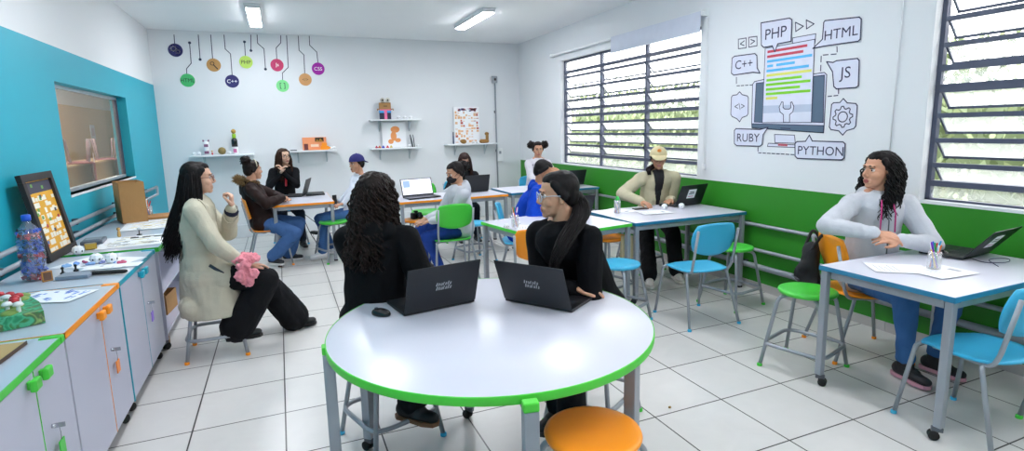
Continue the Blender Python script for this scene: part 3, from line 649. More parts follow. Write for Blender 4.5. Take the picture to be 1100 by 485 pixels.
for dx, dy, k in LEG:
    a = math.atan2(dy, dx); M = Matrix.Translation((dx, dy, 0)) @ Matrix.Rotation(a, 4, 'Z')
    top = .729 if k else .729
    l = MB().box(-.025, -.025 if k != 0 else -.03, .075 if k == 2 else .02, .02, .025 if k != 0 else .03, top, 0, .004, M).build('leg', STEEL, rt)
    if k == 2: caster(l, dx, dy, .6)
    else: MB().box(-.027, -.027, 0, .022, .027, .03, 0, .004, M).build('foot_cap', RUBBER, l)
    if k == 1: MB().box(-.018, -.026, .728, .021, .026, .7595, 0, .005, M).build('corner_cap', GREEN, l)
    MB().tube([(dx*.9, dy*.9, .70), (dx*.3, dy*.3, .70)], .014).build('brace', STEEL, l)
make_table('white table with a blue edge at the right, before the woman in grey', 2.90, 1.50, 1.16, .72, 'blue', 0, TZ, (0, 1, 3))
make_table('white table with a blue edge under the window, where the person in the cap sits', 2.81, 3.93, 1.28, .82, 'blue', 0, TZ, (0,))
make_table('white table with a lime green edge in the middle of the room', 1.80, 3.79, 1.0, .93, 'green', radians(9), TZ, (2, 3))
make_table('white table with an orange edge near the left, holding an open black laptop and cables', -.14, 7.05, .71, 1.15, 'orange', 0, TZ)
make_table('white table with an orange edge holding the laptop with a lit screen', 1.27, 6.49, 1.42, .72, 'orange', radians(2), TZ)
make_table('white table with a blue edge in the far right corner of the room', 2.76, 6.6, 1.34, .76, 'blue', 0, TZ)
make_stool('orange', 'round stool with an orange seat tucked under the front of the round table', (.95, 1.57, 0), .3)
make_stool('blue', 'round stool under the curly haired student at the round table', (.43, 2.75, 0), radians(18))
make_stool('green', 'round stool under the ponytailed woman at the round table', (1.49, 2.46, 0), radians(32))
make_stool('green', 'round stool with an empty lime green seat beside the right table', (3.07, 2.42, 0), radians(17))
make_stool('orange', 'round stool under the woman in the beige coat', (-.53, 4.47, 0), 0)
make_stool('green', 'round stool with a green seat under the boy in the blue cap', (.55, 7.16, 0), radians(20), h=.5)
make_stool('green', 'round stool with a green seat against the green wall beyond the empty blue chair', (3.62, 3.62, 0), radians(10))
make_stool('blue', 'round stool with a blue seat beyond the ponytailed woman, under the window table', (2.47, 3.68, 0), radians(25), h=.5)
make_stool('orange', 'round stool with an orange seat holding a black camera, by the back tables', (1.52, 6.75, 0), radians(15), h=.5)
make_stool('green', 'round stool under the person in the cream cap behind the window table', (3.62, 4.98, 0), .2)
make_stool('blue', 'round stool with a blue seat between the masked girl and the boy in blue', (2.1, 6.25, 0), .2, h=.48)
make_stool('blue', 'round stool under the girl with glasses at the orange edged table', (.05, 8.52, 0), .2)
make_chair('blue', 'empty blue plastic school chair at the window table, its back towards the camera', (3.08, 3.47, 0), radians(-4))
make_chair('blue', 'empty blue plastic school chair at the right table, partly cut off by the picture edge', (3.20, 1.53, 0), radians(-6))
make_chair('orange', 'orange plastic school chair with a black backpack hung on its back', (3.62, 2.44, 0), radians(-118))
make_chair('green', 'green plastic school chair under the masked girl, its back towards the camera', (1.63, 5.63, 0), radians(-2))
make_chair('orange', 'orange plastic school chair under the girl in the brown jacket', (-.21, 7.3, 0), radians(-86))
make_chair('orange', 'orange plastic school chair with only its back showing behind the ponytailed woman', (1.87, 3.90, 0), radians(-28))
make_chair('blue', 'blue plastic school chair under the boy in the blue hoodie', (2.24, 5.12, 0), radians(-115))
make_chair('green', 'green plastic school chair standing behind the laptop with the lit screen', (1.87, 7.65, 0), radians(178))
make_stool('orange', 'round stool with an orange seat half hidden behind the ponytailed woman', (2.72, 4.24, 0), .3, h=.6)
make_chair('blue', 'blue plastic school chair under the girl looking down at the back wall', (2.42, 7.75, 0), radians(180))
make_chair('blue', 'blue plastic school chair under the girl with two hair puffs', (3.66, 7.75, 0), radians(180))
make_stool('green', 'round stool with a green seat behind the right table near the blue chair', (3.75, 1.30, 0), .1)
# ---------------------------------------------------------------- laptops and table things
Z = .757
make_laptop('open black laptop on the round table before the curly haired student, logo on its lid', .46, 2.40, .82, 2.46, .761, 1, 108, logo=True)
make_laptop('open black laptop on the round table before the ponytailed woman, logo on its lid', .96, 2.41, 1.165, 2.105, .761, 1, 112, logo=True)
make_laptop('open black laptop with a white sticker, beside the person in the cap', 3.69, 4.49, 4.08, 4.55, Z, 1, 112, sticker=True)
make_laptop('open black laptop with a white sticker on the right table, near the window', 3.70, 1.90, 4.04, 1.93, Z, 1, 128, sticker=True)
def screen_mat():
    m = bpy.data.materials.new('lit_screen'); m.use_nodes = True; nt = m.node_tree; b = nt.nodes['Principled BSDF']
    b.inputs['Base Color'].default_value = (.02, .02, .03, 1); b.inputs['Emission Color'].default_value = lin('dfe4fb'); b.inputs['Emission Strength'].default_value = .9; return m
t, M, L, H = make_laptop('open laptop with a lit white and blue screen facing the camera', 1.38, 6.86, 1.80, 6.93, Z, -1, 108, screen=screen_mat(), D=.23)
g = MB(); g.box(.03, H*.5, -.0022, .12, H*.9, -.0008, 0, 0, M); g.box(.03, H*.86, -.0022, L-.03, H*.92, -.0008, 1, 0, M)
for k in range(4): g.box(.14, H*(.3+.12*k), -.0022, .14+.05*(3-k % 2), H*(.34+.12*k), -.0008, 1, 0, M)
g.build('screen_window', [emit('screen_blue', '8fa8e6', .8), emit('screen_violet', 'b9c0ee', .8)], t.children[2])
make_laptop('open black laptop on the back table before the girl looking down', 2.22, 6.96, 2.58, 6.99, Z, 1, 105)
make_laptop('open black laptop on the middle green edged table, before the boy in blue', 2.33, 4.50, 2.68, 4.47, Z, 1, 118)
make_laptop('open black laptop on the far right corner table before the girl with two puffs', 3.74, 7.0, 4.08, 7.0, Z, 1, 112)
make_laptop('open black laptop seen side on, on the orange edged table', .30, 8.08, .22, 7.76, Z, -1, 108)
t = thing('closed_laptop', 'flat closed black laptop on the orange edged table, behind the open one', 'laptop', (.40, 8.0, Z)); MB().box(-.12, -.16, 0, .12, .16, .012, 0, .004).build('base', BLACK, t); MB().box(-.12, -.16, .013, .12, .16, .02, 0, .003).build('lid', mat('charcoal_laptop_lid', '14181e', .42), t)
make_mouse('black computer mouse on the round table beside the left laptop', .37, 2.48, .7605, radians(40))
make_mouse('black computer mouse on the right table beside the grey hoodie sleeve', 3.76, 2.04, Z, radians(-30))
make_mouse('black and silver computer mouse beside the laptop on the window table', 3.66, 4.62, Z, radians(60))
# dice on the tables and cabinets
def die(x, y, z, rz, label, s=.022, group='white dice'):
    t = thing('toy_die', label, 'die', (x, y, z), rz, group)
    MB().lathe([(s*.35, 0), (s*.85, s*.25), (s*1.05, s*.9), (s*.85, s*1.55), (s*.35, s*1.85)], 8, smooth=False).build('body', mat('die_white', 'f0f2f5', .35), t)
    m = MB()
    for k in range(6): a = k*pi/3; m.ell((s*.93*cos(a), s*.93*sin(a), s*.8), (s*.16, s*.16, s*.2), 6)
    m.ell((0, 0, s*1.84), (s*.2, s*.2, s*.05), 6)
    m.build('marking', BLACK, t)
die(3.52, 4.44, Z, .3, 'white many-sided die on the window table, left one of the two beside the mouse', .03); die(3.70, 4.40, Z, .9, 'white many-sided die on the window table, nearer the laptop', .03)
die(1.72, 4.25, Z, .3, 'white die on the middle table left of the pencil jar', .024); die(1.86, 4.33, Z, .3, 'white die on the middle table right of the pencil jar', .024)
# phones and papers
def flat(name, x, y, z, w, l, h, rz, m, label, cat, group=None, b=.002):
    t = MB().box(-w/2, -l/2, 0, w/2, l/2, h, 0, b).build(name, m); t.location = (x, y, z); t.rotation_euler.z = rz
    return tag(t, label, cat, group)
flat('mobile_phone', 3.33, 4.58, Z, .075, .15, .009, 1.35, BLACK, 'black phone lying before the person in the cream cap', 'phone')
PZ = [0]
def paper(x, y, z, rz, label, w=.21, l=.297, writing=True):
    PZ[0] = (PZ[0]+1) % 3; z += .002*PZ[0]
    t = thing('paper_sheet', label, 'paper', (x, y, z), rz, 'loose paper sheets')
    MB().box(-w/2, -l/2, 0, w/2, l/2, .0012).build('sheet', PAPER, t)
    if writing:
        m = MB()
        for k in range(5): m.box(-w*.38, l*(.38-.08*k), .0012, w*(.3-.1*(k % 3)), l*(.385-.08*k)+.003, .0015)
        m.box(-w*.2, -l*.35, .0012, w*.1, -l*.25, .0015); m.build('printed_lines', mat('pencil_grey', 'a8a8b4', .7), t)
paper(3.20, 1.95, Z, .9, 'white paper sheet on the right table left of the pen jar'); paper(3.32, 1.80, Z, 1.5, 'white paper sheet on the right table under the pen jar')
paper(1.95, 4.2, Z, 1.2, 'white paper sheet with marks on the middle green edged table'); paper(2.2, 4.0, Z, 1.9, 'white paper sheet near the right laptop on the middle table')
paper(3.30, 4.32, Z, 1.45, 'white paper sheet on the window table near its front edge'); paper(3.1, 4.6, Z, .4, 'white paper sheet on the window table beside the pencil jar')
# pencil jars
def jar(x, y, z, label, top=None, n=8, rad=.033, hh=.1, seed=1, cols=('d2262c', '1f5fd0', 'f0c21c', '7a2bbd', '1f9a48', 'e86ca8', 'e87020', '20a0d8')):
    t = thing('pencil_jar', label, 'jar', (x, y, z)); rr = random.Random(seed)
    MB().lathe([(rad*.7, 0), (rad, .004), (rad, hh), (rad-.002, hh), (rad-.002, .006), (0, .006)], 20).build('jar_wall', glass('clear_plastic_cup', 'f0f4fa', .22, .1, False), t)
    if top: MB().cap((0, 0, hh+.01), (0, 0, hh+.022), rad*.75, rad*.5).build('jar_lid', mat('jar_lid_green', '39c455', .4), t)
    for k in range(n):
        a = k*2*pi/n+.3; c = cols[k % len(cols)]; r1 = rad*.55; r2 = rad*(.75 if not top else .5); h2 = hh*(.9 if top else rr.uniform(1.35, 1.6))
        q0 = V((r1*cos(a+2.2), r1*sin(a+2.2), .008)); q1 = V((r2*cos(a), r2*sin(a), h2))
        o = MB().tube([q0+V((x, y, z)), q0.lerp(q1, .75)+V((x, y, z))], .0045, 8).build('marker_pen', mat('pen_'+c, c, .4))
        CN = dict(d2262c='red', **{'1f5fd0': 'blue', 'f0c21c': 'yellow', '7a2bbd': 'purple', '1f9a48': 'green', 'e86ca8': 'pink', 'e87020': 'orange', '20a0d8': 'light blue', 'f2f2f2': 'white'})
        tag(o, '%s pen standing in the %s' % (CN[c], label.replace('clear plastic ', '').replace('with ', 'with ')[:90]), 'pen', 'pens in the jars')
        MB().cap(q0.lerp(q1, .76)+V((x, y, z)), q1+V((x, y, z)), .0052, .0042, 8).build('pen_cap', mat('pen_'+('f2f2f2' if k % 3 == 2 else c), 'f2f2f2' if k % 3 == 2 else c, .4), o)
jar(3.34, 1.85, Z+.006, 'open jar of coloured pens on the right table', seed=3)
jar(1.79, 4.22, Z+.006, 'open pen jar on the middle green edged table', seed=5, n=6, cols=('d2262c', '1f9a48', 'f2f2f2', 'e87020', '1f5fd0', '7a2bbd'), hh=.11)
jar(2.98, 4.47, Z, 'green lidded pen jar on the window table', True, 5, .032, .13, 6)
jar(-1.27, 6.45, .8, 'small pen jar on the cabinets beside the cardboard box', seed=8, n=4, rad=.04, hh=.11, cols=('d2262c', 'f2f2f2', '1f5fd0', 'e87020'))
# cable on right table, cables under the orange table
def cable(label, pts, r=.003, m=None):
    P = fillet(pts, .15, 6); return tag(MB().tube(P, r, 6).build('power_cable', m or BLACK), label, 'cable')
cable('thin dark blue cable curled beside the laptop on the right table', [(3.80, 1.92, .762), (3.72, 1.80, .762), (3.86, 1.74, .762), (3.98, 1.80, .762), (3.84, 1.85, .762), (3.70, 1.72, .762)], .0022, mat('navy_cable', '28285a', .5))
cable('black power cable hanging from the orange edged table to the floor', [(.20, 8.15, .72), (.22, 8.2, .45), (.30, 8.0, .2), (.42, 7.7, .03), (.5, 7.5, .01), (.45, 7.35, .01)], .005)
cable('second black cable trailing behind the orange edged table to the wall', [(.15, 8.21, .72), (.2, 8.3, .5), (.5, 8.4, .2), (.6, 8.9, .02), (.9, 9.35, .02), (.95, 9.40, .35)], .005)
flat('power_adapter', .36, 7.95, .21, .07, .14, .04, .5, BLACK, 'black power adapter hanging on the cable beside the orange edged table', 'adapter', b=.008)
# black camera on orange stool
t = thing('camera', 'black camera lying on the orange seated stool by the back table', 'camera', (1.51, 6.73, .502), .4)
MB().box(-.07, -.035, 0, .07, .035, .08, 0, .015).build('body', BLACK, t); MB().lathe([(0, 0), (.032, 0), (.036, .05), (.03, .07), (0, .066)], 20, M=Matrix.Translation((0, -.035, .04)) @ Matrix.Rotation(pi/2, 4, 'X')).build('camera_lens', mat('lens_black', '08080a', .15), t); MB().box(-.02, -.02, .08, .02, .03, .105, 0, .008).build('viewfinder', BLACK, t)
# backpack on orange chair
t = thing('backpack', 'black backpack hung on the back of the orange chair at the right', 'bag', (3.43, 2.68, .47), radians(-118)); t.scale = (.8, .8, .85)
me = remesh(MB().cap((0, -.02, .03), (0, -.02, .24), .12, .10, flat=.62, up=(0, 1, 0)).cap((-.06, -.02, .0), (.06, -.02, .0), .08, flat=.8).cap((-.03, -.08, .05), (.03, -.08, .12), .06), .012, 4, .004, 12, 'body')
me.materials.append(mat('black_nylon', '17181c', .75, 0, .1, 20, .3, 120)); link(me, 'body', t)
for s in (-1, 1): MB().tube(fillet([(s*.09, .03, .02), (s*.13, .11, .12), (s*.12, .10, .36), (s*.10, .03, .43), (s*.08, -.02, .33), (s*.05, -.06, .24)], .06), .014, 8).build('strap', MATS['black_nylon'], t)
MB().box(-.07, -.145, .03, .07, -.132, .035).build('zip', STEEL_D, t)
# cream paper bag
t = MB().add([(-.06, 0, 0), (.07, .01, 0), (.09, .0, .2), (-.05, .0, .22), (-.05, .05, .01), (.06, .06, .0), (.08, .05, .2), (-.04, .05, .21)], [(0, 1, 2, 3), (7, 6, 5, 4), (0, 4, 5, 1), (1, 5, 6, 2), (2, 6, 7, 3), (3, 7, 4, 0)]).build('paper_bag', mat('cream_paper', 'd9cfa8', .8, 0, .05)); t.location = (2.78, 4.0, .42); tag(t, 'crumpled cream paper bag hanging by the half hidden orange stool', 'bag')
# ---------------------------------------------------------------- cabinets along the teal wall
CABM = mat('cabinet_lilac_laminate', 'b6b8ca', .35, 0, .01, 3)
CTOP = mat('cabinet_top_laminate', 'b6c0cd', .3, 0, .015, 3)
def cabinet(y0, y1, color, em, label, seam, keytag=None):
    xb, xf = XL+.06, -.885; t = thing('storage_cabinet', label, 'cabinet', (xb, y0, 0), 0, 'white cabinets along the teal wall'); W = xf-xb; L = y1-y0
    MB().box(0, .003, .09, W-.02, L-.003, .775, 0, .002).build('body', CABM, t)
    MB().box(.003, .003, .776, W-.004, L-.003, .799, 0, .001).build('countertop', CTOP, t)
    e = MB(); e.box(W-.0045, 0, .774, W, L, .8); e.box(0, 0, .774, W, .0035, .8); e.box(0, L-.0035, .774, W, L, .8); e.box(W-.021, 0, .09, W-.012, .003, .776); e.box(W-.021, L-.003, .09, W-.012, L, .776)
    if color == 'teal': e.box(W-.021, -.004, .09, W+.0015, .006, .776)
    e.build('edge_band', em, t, label='%s edge band' % color)
    MB().box(W-.075, L-.045, .77, W+.004, L+.0, .804, 0, .008).build('corner_cap', em, t)
    for a, b in ((.004, seam-y0-.003), (seam-y0+.003, L-.004)):
        d = MB().box(W-.019, a, .1, W-.002, b, .77, 0, .001).build('door', CABM, t)
        yy = b-.05 if a < .01 else a+.05
        h = MB().box(W-.002, yy-.012, .725, W+.012, yy+.012, .755, 0, .003).box(W+.01, yy-.028, .718, W+.032, yy+.028, .762, 0, .007); h.build('handle', em, d, label='%s block handle' % color)
        MB().box(W-.0025, (b-.0005 if a < .01 else a-.001), .1, W-.0012, (b+.001 if a < .01 else a+.0005), .77).build('edge_strip', em, d)
    if keytag:
        yy = seam-y0+.08
        k = MB().cap((W-.002, yy, .515), (W+.004, yy, .515), .008).build('lock', CHROME, t)
        MB().box(W+.004, yy-.002, .506, W+.04, yy+.002, .524).tube([(W+.02, yy, .51), (W+.02, yy+.008, .48), (W+.017, yy+.012, .45)], .0015, 6).build('key', CHROME, k)
        MB().box(W+.013, yy-.012, .385, W+.019, yy+.04, .45, 0, .003).build('key_tag', mat('tag_'+keytag[0], keytag[1], .4), k, label=keytag[0]+' key tag')
    for cx in (.08, W-.06):
        for cy in (.07, L-.07): caster(t, cx, cy, -.6)
ORE = ORANGE; cabinet(1.86, 2.72, 'green', GREEN_S, 'white cabinet with green trim, nearest the camera', 2.40, ('green', '3cc040'))
cabinet(2.73, 3.575, 'orange', ORANGE, 'white cabinet with orange trim, second from the camera', 3.21, ('orange', 'f08a3c'))
cabinet(3.585, 4.54, 'teal', TEAL_P, 'white cabinet with teal trim, third from the camera', 4.07, ('violet', '8a6ad0'))
# open shelf unit (fourth)
xb, xf = XL+.06, -.87; W = xf-xb; L = 1.85
t = thing('open_shelf_unit', 'white shelf unit with a green edged top and open front, farthest along the teal wall', 'shelf unit', (xb, 4.60, 0))
MB().box(0, .003, .776, W-.004, L, .799).build('countertop', CTOP, t)
MB().box(W-.004, 0, .77, W, L, .802).box(0, -.003, .77, W, .003, .802).build('edge_band', GREEN_S, t, label='green edge band')
for yy in (.005, L-.03): MB().box(0, yy, .09, W-.01, yy+.02, .775, 0, .002).build('side_panel', CABM, t)
MB().box(0, .03, .1, .015, L-.03, .77).build('back_panel', CABM, t)
for zz in (.1, .42): MB().box(.015, .025, zz, W-.03, L-.03, zz+.018, 0, .002).build('shelf_board', CABM, t)
for cx, cy in ((W-.05, .06), (W-.05, L-.06), (.06, .06), (.06, L-.06)): caster(t, cx, cy, -.6)
def boxy(name, label, cat, x, y, z, sx, sy, sz, rz, m, group=None, flap=True):
    t = thing(name, label, cat, (x, y, z), rz, group)
    b = MB().box(-sx/2, -sy/2, 0, sx/2, -sy/2+.004, sz).box(-sx/2, sy/2-.004, 0, sx/2, sy/2, sz).box(-sx/2, -sy/2, 0, -sx/2+.004, sy/2, sz).box(sx/2-.004, -sy/2, 0, sx/2, sy/2, sz).box(-sx/2, -sy/2, 0, sx/2, sy/2, .004)
    b.build('box_wall', m, t)
    if flap:
        MB().add([(-sx/2, -sy/2, sz), (sx/2, -sy/2, sz), (sx/2, -sy/2-.06, sz+.04), (-sx/2, -sy/2-.06, sz+.04), (-sx/2, -sy/2, sz+.004), (sx/2, -sy/2, sz+.004), (sx/2, -sy/2-.06, sz+.044), (-sx/2, -sy/2-.06, sz+.044)], [(0, 1, 2, 3), (7, 6, 5, 4), (0, 4, 5, 1), (1, 5, 6, 2), (2, 6, 7, 3), (3, 7, 4, 0)]).build('box_flap', m, t)
    return t
boxy('cardboard_box', 'open brown cardboard box on the upper board of the open shelf unit', 'box', -1.12, 4.95, .438, .3, .34, .22, .1, CARD)
boxy('cardboard_box', 'small brown cardboard box at the bottom of the open shelf unit', 'box', -1.1, 5.35, .118, .28, .3, .16, -.1, CARD)
t = thing('storage_tub', 'red plastic tub inside the open shelf unit', 'tub', (-1.05, 4.86, .118)); MB().lathe([(.08, 0), (.1, .14), (.105, .14), (.105, .148), (.095, .148), (.075, .006), (0, .006)], 20).build('tub', mat('red_plastic', 'c81e2c', .4), t); MB().lathe([(.106, .15), (.108, .16), (.02, .168), (0, .168)], 20).build('tub_lid', mat('yellow_plastic', 'e8c832', .4), t)
flat('folded_paper', -1.0, 4.75, .015, .16, .2, .08, .4, CARD, 'crumpled brown paper on the floor at the foot of the open shelf unit', 'paper')
# ---- things on the cabinet tops (z .80)
C = .8015
t = thing('display_board', 'small brown board with a purple clay piece on the nearest cabinet', 'board', (-1.13, 2.45, C), -.05); MB().box(-.14, -.2, 0, .14, .2, .012, 0, .002).build('board', mat('kraft_board', 'b49a66', .8), t); MB().box(-.142, -.202, 0, .142, -.198, .014).box(.139, -.2, 0, .142, .2, .014).build('board_edge', mat('dark_wood_edge', '4a3424', .6), t)
t2 = thing('clay_roll', 'purple clay roll on the small brown board', 'clay', (-1.1, 2.5, C+.013)); MB().cap((-.05, 0, .014), (.045, .02, .014), .014, .012).cap((-.05, .03, .012), (.0, .035, .012), .011).build('roll', mat('purple_clay', '6a3ac0', .5), t2); MB().ell((.07, .03, .008), (.008, .008, .008), 8).build('clay_dot', mat('brown_clay', '7a3a2a', .5), t2)
def paintmat():
    m = bpy.data.materials.new('marbled_green_clay'); m.use_nodes = True; nt = m.node_tree; b = nt.nodes['Principled BSDF']; b.inputs['Roughness'].default_value = .55
    tc = nt.nodes.new('ShaderNodeTexCoord'); n = nt.nodes.new('ShaderNodeTexNoise'); n.inputs['Scale'].default_value = 14; n.inputs['Distortion'].default_value = 1.5
    cr = nt.nodes.new('ShaderNodeValToRGB'); e = cr.color_ramp.elements; e[0].position = .3; e[0].color = lin('1f6a4c'); e[1].position = .75; e[1].color = lin('9fc06a')
    for p, c in ((.42, '2c9a68'), (.5, '4fb58a'), (.57, '3a7a3e'), (.64, '5a6a4a')): k = e.new(p); k.color = lin(c)
    nt.links.new(tc.outputs['Object'], n.inputs['Vector']); nt.links.new(n.outputs['Fac'], cr.inputs[0]); nt.links.new(cr.outputs[0], b.inputs['Base Color']); return m
t = thing('landscape_model', 'green marbled landscape model with red and white mushrooms on the orange trimmed cabinet', 'model', (-1.17, 3.08, C), radians(28))
P = [(-.09, -.2), (.07, -.21), (.09, -.02), (.08, .22), (-.08, .22), (-.1, .02)]
mb = MB().prism(P, 0, .055); mb.build('base_block', paintmat(), t)
m = MB()
for k in range(14): a = random.Random(k); m.ell((a.uniform(-.07, .07), a.uniform(-.18, .19), .055), (.03, .04, .014), 10)
m.build('hill', mat('olive_clay', '7f9a4a', .6, 0, .3, 30), t)
for k, (a, b) in enumerate([(-.03, -.1), (0, -.05), (.01, 0), (-.01, .05), (.01, .1), (-.02, .14), (.0, -.14), (.03, .04)]):
    s = MB().cap((a, b, .05), (a, b, .085), .008).build('mushroom_stem', mat('white_clay', 'e8e8e8', .5), t)
    MB().lathe([(.018, 0), (.02, .005), (.014, .015), (0, .019)], 12, (a, b, .083)).build('mushroom_cap', mat('red_clay', 'c02a34', .4) if k % 3 else MATS['white_clay'], s)
def sheetdraw(x, y, rz, label, w, l, cols, n, z=C, seed=1):
    z += .0022*(seed % 2)
    t = thing('paper_sheet', label, 'paper', (x, y, z), rz, 'papers on the cabinets'); r = random.Random(seed)
    MB().box(-w/2, -l/2, 0, w/2, l/2, .0015).build('sheet', PAPER, t); m = MB()
    for k in range(n): a = r.uniform(-w*.42, w*.32); b = r.uniform(-l*.45, l*.4); m.box(a, b, .0015, a+r.uniform(.01, w*.25), b+r.uniform(.006, .02), .0019, r.randrange(len(cols)))
    m.build('drawing', [mat('ink_'+c, c, .6) for c in cols], t)
sheetdraw(-1.38, 3.28, .7, 'paper with blue lines on the orange trimmed cabinet, behind the landscape model', .3, .42, ('4a70c8', '7a9ae0'), 26, seed=2)
sheetdraw(-1.12, 3.40, 1.2, 'second paper with blue lines on the orange trimmed cabinet', .21, .3, ('4a70c8', '7a9ae0'), 24, seed=3)
sheetdraw(-1.13, 4.22, 1.1, 'white printed paper under the two dice on the teal trimmed cabinet', .3, .42, ('b0b0b8',), 8, seed=4)
sheetdraw(-1.02, 4.05, 1.5, 'white paper strip in front of the dice on the teal trimmed cabinet', .12, .3, ('c0c0c8',), 4, seed=5)
sheetdraw(-1.10, 4.98, .1, 'yellow and grey printed game sheet at the near end of the open shelf unit', .42, .5, ('d8c890', '8a8a92', 'e8e0c0', '50505a'), 60, seed=6)
sheetdraw(-1.15, 5.85, .1, 'yellow printed game sheet farther along the open shelf unit', .4, .6, ('e0d080', 'b0b0b0', 'd8c060'), 50, seed=7)
for i in range(3): flat('game_card', -1.12+.08*i, 5.12+.0*i, C+.003, .055, .03, .004, .1, BLACK, 'small black card on the near game sheet of the shelf unit, %s' % ('nearest the teal wall', 'middle one', 'nearest the aisle')[i], 'card', 'black cards')
# plastic bottle
t = thing('plastic_bottle', 'clear bottle full of blue and red scraps standing on the cabinet', 'bottle', (-1.35, 3.88, C))
prof = [(0, .004), (.035, 0), (.055, .01), (.062, .04), (.058, .10), (.063, .14), (.06, .22), (.058, .26), (.045, .30), (.02, .33), (.017, .345)]
MB().lathe(prof, 24).build('bottle_wall', glass('bottle_plastic', 'dfe8ff', .1, .14, False), t)
r = random.Random(5); m = MB()
for k in range(900):
    z = r.uniform(.012, .29); rad = r.uniform(.02, .05); a = r.uniform(0, 6.28); band = (z % .12) < .035
    c = V((rad*cos(a), rad*sin(a), z)); q = Matrix.Rotation(r.uniform(0, 6), 3, (r.random(), r.random(), r.random()+.1)); s = r.uniform(.006, .013)
    m.add([c+q @ V(p) for p in ((-s, -s, 0), (s, -s, 0), (s, s, 0), (-s, s, 0), (0, 0, s*.6))], [(0, 1, 4), (1, 2, 4), (2, 3, 4), (3, 0, 4), (0, 3, 2, 1)], (1 if r.random() < .8 else 2) if band else r.choice((0, 0, 0, 3, 2)))
m.build('plastic_scraps', [mat('scrap_blue', '1f55c8', .4), mat('scrap_red', 'b81c2c', .4), mat('scrap_navy', '14183a', .4), mat('scrap_pale', '6a90d8', .4)], t)
MB().lathe([(.02, .343), (.022, .345), (.022, .375), (.018, .378), (0, .378)], 20).build('bottle_cap', mat('bottle_cap_blue', '1a56c8', .4), t)
# framed board leaning on wall
t = thing('framed_board_game', 'black framed yellow board game leaning against the teal wall', 'board', (-1.46, 4.62, C), 0)
lean = radians(9); Mf = Matrix.Translation((.02, 0, 0)) @ Matrix.Rotation(-lean, 4, 'Y') @ Matrix(((0, 0, 1, 0), (1, 0, 0, 0), (0, 1, 0, 0), (0, 0, 0, 1)))
w, h = .52, .58
fm = MB()
for a in ((-w/2, 0, w/2, .05), (-w/2, h-.05, w/2, h), (-w/2, .05, -w/2+.05, h-.05), (w/2-.05, .05, w/2, h-.05)): fm.box(a[0], a[1], -.012, a[2], a[3], .018, 0, .003, Mf)
fm.build('frame', mat('black_frame_wood', '241f20', .6), t)
g = MB().box(-w/2+.04, .04, -.01, w/2-.04, h-.04, .0, 0, 0, Mf); r = random.Random(4)
g.box(-w/2+.05, h-.13, 0, w/2-.05, h-.055, .001, 3, 0, Mf)
for i in range(9):
    for j in range(9):
        if r.random() < .68: g.box(-w/2+.055+i*.0455, .055+j*.0425, 0, -w/2+.055+(i+r.choice((.8, 1.0)))*.0455, .055+(j+r.choice((.55, .8)))*.0425, .0012, 1, 0, Mf)
for k in range(16): a = r.uniform(-w/2+.06, w/2-.08); b = r.uniform(.06, h-.08); g.box(a, b, .001, a+.03, b+.022, .002, r.choice((2, 3, 4, 5)), 0, Mf)
g.build('game_sheet', [mat('game_amber', 'e0a528', .6), mat('game_white', 'ece8dc', .6), mat('game_red', 'c04040', .6), mat('game_dark', '3c3a4c', .6), mat('game_blue', '5a78b0', .6), mat('game_green', '6aa050', .6)], t)
# small things on the teal trimmed cabinet
die(-1.14, 4.20, C+.002, .2, 'white die with black marks on the teal trimmed cabinet, nearer the teal wall', .035); die(-1.05, 4.16, C+.002, .8, 'white die with black marks on the teal trimmed cabinet, nearer the aisle', .035)
die(-1.34, 4.58, C, .5, 'white die with black marks at the foot of the framed board', .035)
for x, y, lb in ((-1.25, 3.97, 'small black pawn on the teal trimmed cabinet, nearer the bottle'), (-1.20, 4.02, 'small black pawn on the teal trimmed cabinet, nearer the dice')):
    t = thing('game_pawn', lb, 'pawn', (x, y, C), 0, 'black pawns'); MB().lathe([(.014, 0), (.014, .006), (.006, .012), (.005, .028), (0, .03)], 12).build('pawn_base', BLACK, t); MB().ell((0, 0, .034), (.009, .009, .009), 10).build('pawn_head', BLACK, t)
flat('notebook', -1.15, 3.84, C, .11, .16, .02, 1.45, mat('grey_blue_cover', '8894a4', .5), 'small grey blue notebook on the teal trimmed cabinet', 'notebook')
t = thing('marker_pouch', 'black pencil pouch on the teal trimmed cabinet near its edge', 'pouch', (-.99, 3.83, C), 1.35); MB().cap((0, -.08, .012), (0, .08, .012), .022, flat=.5, up=(0, 0, 1)).build('pouch', mat('black_nylon', '17181c', .75), t); MB().box(-.002, -.07, .02, .002, .07, .025).build('zip', STEEL, t)
t = thing('small_picture', 'tiny wooden framed picture standing beside the bottle', 'picture', (-1.27, 3.80, C), .6); MB().box(-.025, -.004, 0, .025, .004, .06, 0, .003).build('frame', mat('pine_wood', 'b8803c', .6), t); MB().box(-.018, -.0055, .008, .018, -.004, .052).build('photo', mat('photo_brown', '6a4a3a', .5), t)
r = random.Random(9)
for k in range(7):
    c = ('8ab4e0', '6a98d8', 'c05a80', '9ac0f0', 'a0a8e0', '78a8e0', 'd06080')[k]; a = MB().cap((0, 0, .01), (.03, .01, .01), .012, .009, flat=.7).ell((.015, .012, .016), (.012, .009, .008), 8).build('clay_piece', mat('clay_'+c, c, .6)); a.location = (-1.3+.05*k, 4.16+.03*(k % 3)-.05*(k > 4), C); a.rotation_euler.z = k
    tag(a, '%s clay piece on the teal trimmed cabinet' % ('pale blue', 'mid blue', 'pink', 'ice blue', 'lavender', 'soft blue', 'rose red')[k], 'clay', 'clay pieces')
